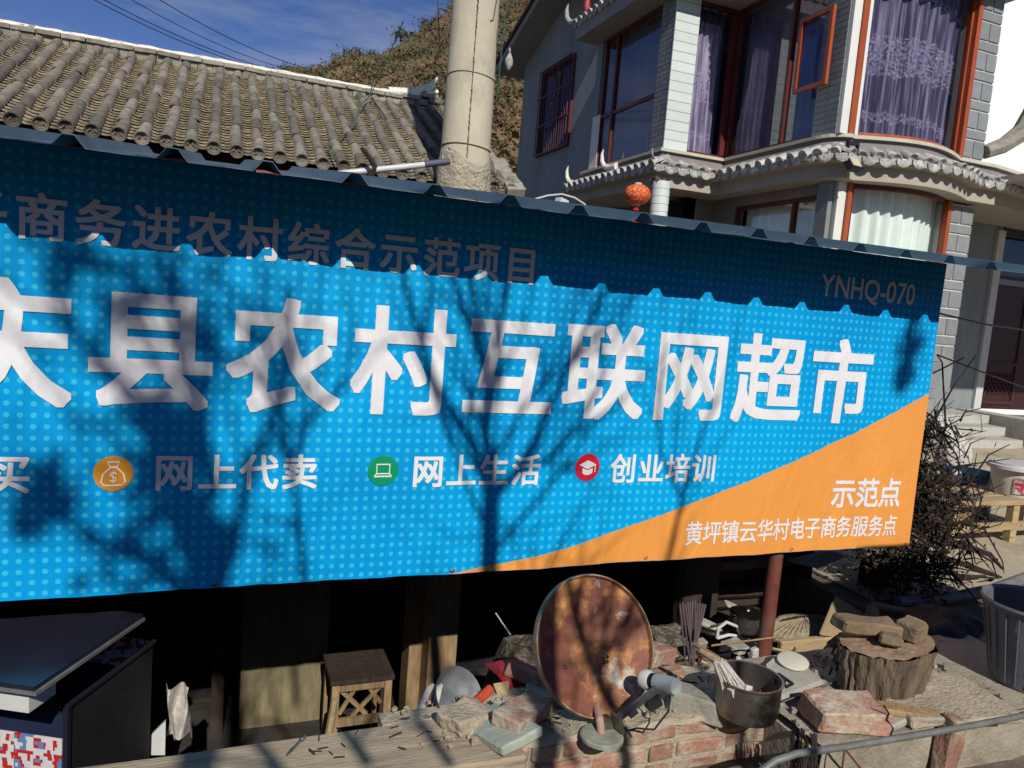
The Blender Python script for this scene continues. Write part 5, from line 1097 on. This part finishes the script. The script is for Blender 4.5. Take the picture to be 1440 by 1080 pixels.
# propped dark panel above it
T1 = frame(V((-.488, 2.54, .298)), -dn, dv, V((0,0,1)))
b = MB(); b.box((-1.1, 0, 0), (0, .56, .016), T1); b.build('glass_sheet', M['glassblack'], label='dark glass panel propped above the cabinet at the left edge', cat='glass panel', origin=V((-.8, 2.8, .3)))
b = MB(); b.box((-.004, -.004, -.012), (.008, .564, -.0), T1); b.box((-1.1, -.004, -.012), (-.005, .006, -.0), T1); b.build('panel_edging', M['grey_pipe'], label='thin steel edging under the dark glass panel', cat='edging', origin=V((-.6, 2.7, .28)))
b = MB(); b.box((-.5, .04, -.1), (-.05, .16, -.03), T1); b.build('white_carton', M['plastic_white'], label='white carton squeezed under the dark glass panel', cat='carton', origin=V((-.6, 2.6, .11)))
# white board corner, cloth, board, stool in the pit behind the plank
q = [P(185,1062,Y=3.3), P(232,1062,Y=3.3), P(233,1014,Y=3.3)]; b = MB(); b.prism(q, (0,.015,0)); b.build('white_board', M['plastic_white'], label='triangular corner of a white board standing behind the plank', cat='board', origin=q[0])
q = P(251,1000,Y=3.4); b = MB(); b.grid(24, 20, lambda u, v: q + V(((u-.5)*.1 + .02*math.sin(u*9+v*3), .03*math.sin(u*17), (v-.5)*.24)) ); b.build('white_cloth', M['white_rag'], label='crumpled white cloth hanging in the dark beside the cabinet', cat='cloth', origin=q, smooth=True)
Yb_ = 4.35
q = [P(338,965,Y=Yb_), P(458,962,Y=Yb_), P(458,1070,Y=Yb_), P(338,1075,Y=Yb_)]; x0, x1 = q[0].x, q[1].x
b = MB(); b.box((x0, Yb_, -1), (x1, Yb_ + .3, .0)); b.build('wooden_crate', mat('greenish_old_wood', (.25,.21,.12), (.13,.11,.06), .85, 4, .4, 20, stretch=(5,5,1)), label='tall closed crate of greenish old wood behind the plank', cat='crate', origin=V(((x0+x1)/2, Yb_ + .15, -1)))
sk = P(510, 962, Y=3.8); s0, s1 = P(468,962,Y=3.8).x, P(552,962,Y=3.8).x; zt_ = P(510, 958, Y=3.8).z
stl = thing('wooden_stool', ((s0+s1)/2, 3.95, -1), 'small wooden stool with broken lattice side behind the plank', 'stool')
b = MB(); b.box((s0 - .01, 3.8, zt_ - .01), (s1 + .01, 4.12, zt_ + .015)); b.build('seat', M['darkWood'], stl)  # darker wood than the legs, shade on the seat put into its colour
for x in (s0, s1 - .04):
    for y in (3.81, 4.07): b = MB(); b.box((x, y, -1), (x + .04, y + .04, zt_ - .011)); b.build('leg', M['wood'], stl)
for z in (zt_ - .06, zt_ - .26): b = MB(); b.box((s0 + .041, 3.82, z), (s1 - .041, 3.84, z + .045)); b.build('rail', M['wood'], stl)
for a, c in (((s0+.04, zt_-.05), (s0+.2, zt_-.22)), ((s1-.04, zt_-.05), (s0+.12, zt_-.22)), ((s0+.05, zt_-.2), (s0+.13, zt_-.06)), ((s1-.12, zt_-.06), (s1-.05, zt_-.16))):
    b = MB(); b.tube([(a[0], 3.85, a[1]), (c[0], 3.85, c[1])], .014, 4); b.build('slat', M['wood'], stl)
q = P(700, 870, Y=3.3); b = MB(); b.tube([P(697,862,Y=3.3), P(718,893,Y=3.2)], .004, 5); b.build('thin_stick', M['plastic_white'], label='thin white stick catching the light in the dark shed', cat='stick', origin=q)
q = P(470,1010,Y=3.6); b = MB(); b.tube([q + V((-.03,0,-.15)), q + V((0,0,.1))], .02, 6); b.build('old_stick', M['paleWood'], label='short pale stick leaning left of the stool', cat='stick', origin=q)
# dim clutter on the dark right side
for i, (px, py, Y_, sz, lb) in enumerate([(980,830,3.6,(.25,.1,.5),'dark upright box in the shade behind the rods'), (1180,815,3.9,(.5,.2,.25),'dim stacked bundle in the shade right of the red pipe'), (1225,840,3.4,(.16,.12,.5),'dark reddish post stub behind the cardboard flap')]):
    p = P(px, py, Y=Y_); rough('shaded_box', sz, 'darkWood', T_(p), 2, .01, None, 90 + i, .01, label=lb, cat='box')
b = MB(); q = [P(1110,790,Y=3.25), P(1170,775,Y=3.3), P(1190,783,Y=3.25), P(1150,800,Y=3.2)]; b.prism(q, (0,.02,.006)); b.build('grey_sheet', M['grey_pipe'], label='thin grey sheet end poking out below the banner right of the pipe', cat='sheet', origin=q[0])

# ------------------------------------------------------------ pipes, branch and wires above the roof
b = MB(); b.tube([P(452,247,Y=5.4), P(604,231,Y=5.4)], .022, 12); b.build('white_pipe', M['plastic_white'], label='straight white plastic pipe lying below the tile roof', cat='pipe', origin=P(452,247,Y=5.4), smooth=True)
b = MB(); b.tube([P(598,231,Y=5.38), P(632,227,Y=5.38)], .024, 12); b.build('dark_coupling', mat('dusty_blue_plastic', (.1,.1,.16), (.07,.07,.12), .6, 5, 0), label='dark coupling at the right end of the white pipe', cat='pipe coupling', origin=P(604,231,Y=5.38), smooth=True)
b = MB(); b.tube([P(360,243,Y=5.4), P(470,246,Y=5.4)], .02, 8); b.build('rusty_angle', M['redpipe'], label='rusty brown bar continuing the white pipe to the left', cat='bar', origin=P(410,243,Y=5.4))
b = MB(); b.tube([P(508,207,Y=5.3), P(520,222,Y=5.3), P(527,234,Y=5.3), P(524,250,Y=5.3)], [.012,.018,.02,.012], 7); b.tube([P(527,234,Y=5.3), P(520,246,Y=5.3), P(517,252,Y=5.3)], [.012,.012,.008], 6); b.build('dead_branch', M['twig'], label='short dark dead branch hooked over the white pipe', cat='branch', origin=P(520,222,Y=5.3))
b = MB(); b.tube([P(x, y, Y=4.0) for x, y in ((738,285),(752,280),(770,275),(790,273),(808,278),(822,287),(830,298))], .005, 6); b.build('wire_arc', M['plastic_white'], label='white wire bent in an arc over the blue roof', cat='wire', origin=P(770,275,Y=4.0), smooth=True)
q = P(790, 284, Y=4.3); b = MB(); b.cbox((0,0,0), (.07,.05,.035), T_(q) @ euler(0,10,20)); b.build('brick_scrap', M['plastic_white'], label='small pale lump lying on the blue roof under the wire arc', cat='scrap', origin=q)
def wire(pts_, r, m, lb, name='wire', cat='wire', group=None, sag=0):
    q = [V(p) for p in pts_]
    if len(q) == 2:
        a, c = q; q = [a.lerp(c, t / 16) - V((0,0, sag * 4 * (t/16) * (1 - t/16))) for t in range(17)]
    b = MB(); b.tube(q, r, 6, cap=False); b.build(name, M[m], label=lb, cat=cat, group=group, origin=q[0])
GW = 'power lines against the sky'
wire([P(118,-8,Y=25), P(372,98,Y=31)], .014, 'wire', 'lowest left power line crossing the sky', 'power_line', 'power line', GW, .2)
wire([P(132,-8,Y=25), P(390,100,Y=31)], .014, 'wire', 'second power line from the left crossing the sky', 'power_line', 'power line', GW, .2)
wire([P(172,-8,Y=25), P(400,96,Y=31)], .012, 'wire', 'third power line from the left crossing the sky', 'power_line', 'power line', GW, .2)
wire([P(212,-8,Y=25), P(430,96,Y=31)], .014, 'wire', 'rightmost power line crossing the sky', 'power_line', 'power line', GW, .2)
wire([P(567,30,Y=8.5), P(524,128,Y=10.6)], .006, 'greenwire', 'green cord running down to the ridge of the tiled roof', sag=.02)
wire([P(615,-10,Y=8.2), P(619,70,Y=8.6)], .005, 'greenwire', 'thin yellow green cord just left of the round chimney', sag=.01)
wire([P(714,-10,Y=7), P(697,150,Y=7.4)], .007, 'greenwire', 'green cord hanging just right of the round chimney', sag=.03)
wire([P(700,-10,Y=7), P(690,45,Y=7.4)], .006, 'plastic_white', 'pale cord touching the right side of the round chimney', sag=.02)
b = MB(); q = [P(524,128,Y=10.4), P(518,148,Y=10.2), P(505,160,Y=9.8), P(497,190,Y=9.2), P(480,205,Y=8.6), P(460,222,Y=8.2), P(470,240,Y=7.7)]
b.tube([p + V((0,-.02,.1)) for p in q], .01, 6); b.build('green_rope', mat('faded_green_rope', (.08,.13,.08), (.05,.09,.06), .9, 9, .2), label='tangled faded green rope lying down the tiled roof', cat='rope', origin=q[0])
wire([P(1322,441,Y=3.4), P(1385,456,Y=3.6), P(1480,470,Y=4)], .006, 'wire', 'dark red and black cable crossing in front of the entrance door', 'cable', 'cable')
wire([P(1318,499,Y=3.4), P(1360,515,Y=3.5), P(1480,560,Y=4)], .005, 'wire', 'lower thin black cable crossing in front of the entrance door', 'cable', 'cable')
wire([P(1312,525,Y=3.4), P(1355,503,Y=3.5)], .005, 'wire', 'short black wire rising from the banner edge towards the door', 'cable', 'cable')

# ------------------------------------------------------------ what casts the shadows: bare trees and an added brick block, all out of view
def lift(p, Yt): t = (p.y - Yt) / (-SUN.y); return p + SUN * t
def tree(name, lb, Yt, limbs, base, spread=.35, twigs=90, seed=1, leaves=0, tw=(.35,1.1)):
    rnd = random.Random(seed); b = MB(); tr = MB(); segs = []
    root = V((*base, 0))
    for k, (r0, r1, arr) in enumerate(limbs):
        dy = rnd.uniform(-spread, spread) if k else 0
        q = []
        for i, (px, py) in enumerate(arr):
            w_ = P(px, py, Y=YBn); q.append(lift(w_, Yt + dy * i / (len(arr)-1)))
        rad = [r0 + (r1 - r0) * i / (len(q)-1) for i in range(len(q))]
        if k == 0: tr.tube([root, V((root.x * .6 + q[0].x * .4, Yt, q[0].z * .5))] + q, [rad[0] * 1.5, rad[0] * 1.2] + rad, 10)
        else: b.tube(q, rad, 7)
        segs += [(q[i], q[i+1], rad[i]) for i in range(len(q)-1)]
    for i in range(twigs):
        a, c, r = rnd.choice(segs); p = a.lerp(c, rnd.random()); d = ((c - a).normalized() * .6 + V((rnd.gauss(0,.6), rnd.gauss(0,.6), rnd.gauss(.25,.4)))).normalized(); L = rnd.uniform(*tw)
        q = [p]; 
        for s in range(4): d = (d + V((rnd.gauss(0,.14), rnd.gauss(0,.14), rnd.gauss(.06,.12)))).normalized(); q.append(q[-1] + d * L / 4)
        r = min(r * .5, .012); b.tube(q, [r, r*.8, r*.6, r*.4, r*.2], 5, cap=False)
        if rnd.random() < .5: segs.append((q[1], q[3], r))
    t = thing(name, (*base, 0), lb, 'tree'); tr.build('trunk', M['bark'], t, smooth=True); b.build('branches', M['bark'], t, smooth=True)
    if leaves:
        lf = MB(); 
        for (px, py, s, n_) in leaves:
            c = lift(P(px, py, Y=YBn), Yt)
            for i in range(n_):
                p = c + V((rnd.gauss(0, s), rnd.gauss(0, s), rnd.gauss(0, s * 1.3))); a = V((rnd.gauss(0,1), rnd.gauss(0,1), rnd.gauss(0,1))).normalized() * rnd.uniform(.02,.05); e = a.orthogonal().normalized() * a.length * .6
                lf.add([p - a, p + e, p + a, p - e], [(0,1,2,3)])
        lf.build('leaves', M['leaf'], t, kind='stuff')
tree('bare_tree', 'bare forked tree standing behind the viewer whose shadow falls on the banner', -1.1,
     [(.045,.036,[(694,900),(688,800),(690,700),(688,650)]),
      (.024,.012,[(686,690),(672,640),(640,585),(612,545),(590,480),(570,400),(560,330)]),
      (.026,.014,[(690,650),(680,600),(684,540),(676,480),(664,410),(650,340)]),
      (.02,.01,[(684,600),(700,520),(704,450),(712,380),(716,300)]),
      (.022,.01,[(692,700),(722,670),(752,620),(780,560),(805,500),(840,430),(870,380)]),
      (.014,.006,[(720,672),(780,640),(820,590),(845,540),(850,470)]),
      (.012,.006,[(700,770),(750,710),(800,650),(830,600),(880,560)]),
      (.016,.008,[(920,900),(938,790),(955,720),(972,660),(990,600),(1010,560)]),
      (.012,.005,[(960,700),(930,640),(925,560),(935,480)]),
      (.014,.008,[(436,900),(424,780),(416,700),(404,630),(396,560),(372,480),(340,420)]),
      (.01,.005,[(410,640),(440,590),(480,540),(500,480),(490,420)]),
      (.009,.004,[(676,480),(640,430),(610,400)]), (.008,.004,[(752,620),(770,560),(760,500),(730,440)])],
     (.62, -1.1), .35, 170, 3, 0, (.3,1.1))
tree('leafy_tree', 'thick leafy tree behind the viewer shading the left of the banner', -2.9,
     [(.06,.05,[(310,1000),(300,860),(262,740),(238,640),(205,575)]),
      (.04,.02,[(262,740),(300,690),(290,640),(270,560),(250,480),(240,380)]),
      (.03,.015,[(300,860),(330,760),(352,650),(400,560),(410,480),(400,400)]),
      (.03,.015,[(205,575),(150,520),(100,470),(60,380)]),
      (.025,.012,[(300,860),(200,790),(120,760),(60,690),(20,640)]),
      (.022,.01,[(238,640),(190,640),(140,600),(90,590)])],
     (-.6, -2.9), .4, 110, 6, [(245,700,.05,110),(215,600,.05,100),(290,760,.05,110),(60,700,.05,80),(240,640,.04,80),(190,800,.08,60),(170,420,.06,70),(90,360,.05,60),(280,480,.05,60),(1270,520,.05,60),(1285,480,.04,50)], (.3,1.0))
# low twigs that dapple the ledge
tree('hedge_sapling', 'thin many stemmed sapling behind the viewer dappling the ledge', -1.2,
     [(.028,.016,[(760,1150),(748,1050),(735,980),(722,900),(715,860)]),
      (.015,.008,[(735,1000),(780,930),(806,880),(830,820)]), (.013,.007,[(700,1100),(668,1040),(655,980),(640,900)]),
      (.02,.009,[(880,1120),(886,1040),(895,960),(880,880),(870,830)]), (.019,.009,[(480,1100),(450,1030),(420,980),(390,930)]), (.017,.008,[(560,1100),(545,1040),(560,980),(590,930)]), (.018,.009,[(400,1120),(350,1050),(330,1000),(360,930)])],
     (1.1, -1.2), .25, 150, 9, 0, (.2,.7))
pw = thing('shadow_blocker', (3.62, 1.0, 0), 'added unseen brick block casting shade from just outside the right of the picture', 'shadow blocker')  # added out of view to throw shade over pail and slab
b = MB(); b.box((3.1, .9, -.1), (4.2, 1.2, 1.62)); b.build('shaft', M['brick'], pw); b = MB(); b.box((3.05, .85, 1.622), (4.25, 1.25, 1.7)); b.build('cap', M['cement'], pw)

yh = thing('bounce_blocker', (1, -5.6, 0), 'added unseen brown house block behind the viewer that cuts the bounced light', 'house')  # added unseen to cut ground bounce and low sky light on the banner
b = MB(); b.box((-9, -9, -.1), (11, -5, 4.0)); b.build('wall', M['oldwall'], yh); b = MB(); b.prism([(-9.3, -4.7, 4.0), (-9.3, -9.3, 4.0), (-9.3, -7, 5.1)], (20.6, 0, 0)); b.build('roof', M['tile'], yh)

# small debris scattered over the wall tops and the rubble
def debris(name, material, n, seed, rx, ry, zf, s0, s1, lb, thin=1, long=1, thing_=None):
    rnd = random.Random(seed); b = MB()
    for i in range(n):
        x = rnd.uniform(*rx); y = rnd.uniform(*ry); s = rnd.uniform(s0, s1) * (1 if rnd.random() < .8 else 1.7); z = zf(x, y)
        h = s * thin; L = s * long * rnd.uniform(.6, 1.2); w_ = s * rnd.uniform(.5, 1)
        T = T_((x, y, z + h * .3)) @ euler(rnd.gauss(0, 14), rnd.gauss(0, 14), rnd.uniform(0, 180)); k = [rnd.uniform(.6, 1.0) for _ in range(8)]
        vs = [(sx * L / 2 * k[(q*3) % 8], sy * w_ / 2 * k[(q*5) % 8], sz * h / 2) for q, (sx, sy, sz) in enumerate([(-1,-1,-1),(1,-1,-1),(1,1,-1),(-1,1,-1),(-1,-1,1),(1,-1,1),(1,1,1),(-1,1,1)])]
        b.add(vs, [(0,3,2,1),(4,5,6,7),(0,1,5,4),(1,2,6,5),(2,3,7,6),(3,0,4,7)], T)
    b.build(name, M[material], label=lb, cat='debris', kind='stuff')
hz = lambda x, y: ZW - .02 + .05 * mnoise.fractal(V((x * 3.2, y * 3.2, 0)), 1, 2, 5) - HD(x, y) - .5 * max(0, .9 - x)
fz = lambda x, y: ZW + .008
debris('brick_chips', 'brick', 200, 1, (1.5, 3.2), (2.34, 3.25), hz, .02, .05, 'broken red brick chips strewn over the rubble behind the wall', .5)
debris('wood_chips', 'paleWood', 420, 2, (1.5, 3.0), (2.3, 3.25), hz, .012, .022, 'split wood chips and kindling strewn around the saucepan and sack', .3, 4)
debris('dark_chips', 'darkWood', 320, 3, (1.5, 3.2), (2.32, 3.25), hz, .015, .03, 'dark charred chips among the rubble behind the pot', .4, 2.5)
debris('mortar_crumbs', 'mortar', 260, 4, (.6, 2.95), (2.08, 2.36), fz, .005, .018, 'pale mortar crumbs scattered along the top of the wall', .7)
debris('stone_chips', 'stone', 120, 5, (1.9, 3.0), (1.86, 2.3), fz, .01, .035, 'grey stone chips lying around the stump and the red block', .5)
debris('twig_litter', 'twig', 130, 6, (.3, 2.9), (2.1, 2.3), lambda x, y: ZW + .01, .003, .005, 'fine dry twig litter on the wall', .8, 9)
b = MB(); rnd = random.Random(31)
for (px, py, Y_, tx, ty) in [(1000,908,2.85,1100,895),(1085,912,2.75,1170,930),(1160,930,2.5,1100,950),(985,930,2.5,1030,950),(1010,925,2.6,975,905)]:
    a = P(px, py, Y=Y_); c = P(tx, ty, Y=Y_ + rnd.uniform(-.1,.1)); b = MB(); b.tube([a, c], rnd.uniform(.008,.014), 5, sx=.6); b.build('wood_stick', M['paleWood' if px % 2 else 'wood'], label={1000:'long stick lying behind the white plastic handle',1085:'stick crossing just right of the red pipe foot',1160:'stick sloping from the stump towards the pot',985:'stick lying left of the mop head',1010:'short stick near the foot of the dark rods'}[px], cat='stick', group='sticks in the rubble', origin=a)

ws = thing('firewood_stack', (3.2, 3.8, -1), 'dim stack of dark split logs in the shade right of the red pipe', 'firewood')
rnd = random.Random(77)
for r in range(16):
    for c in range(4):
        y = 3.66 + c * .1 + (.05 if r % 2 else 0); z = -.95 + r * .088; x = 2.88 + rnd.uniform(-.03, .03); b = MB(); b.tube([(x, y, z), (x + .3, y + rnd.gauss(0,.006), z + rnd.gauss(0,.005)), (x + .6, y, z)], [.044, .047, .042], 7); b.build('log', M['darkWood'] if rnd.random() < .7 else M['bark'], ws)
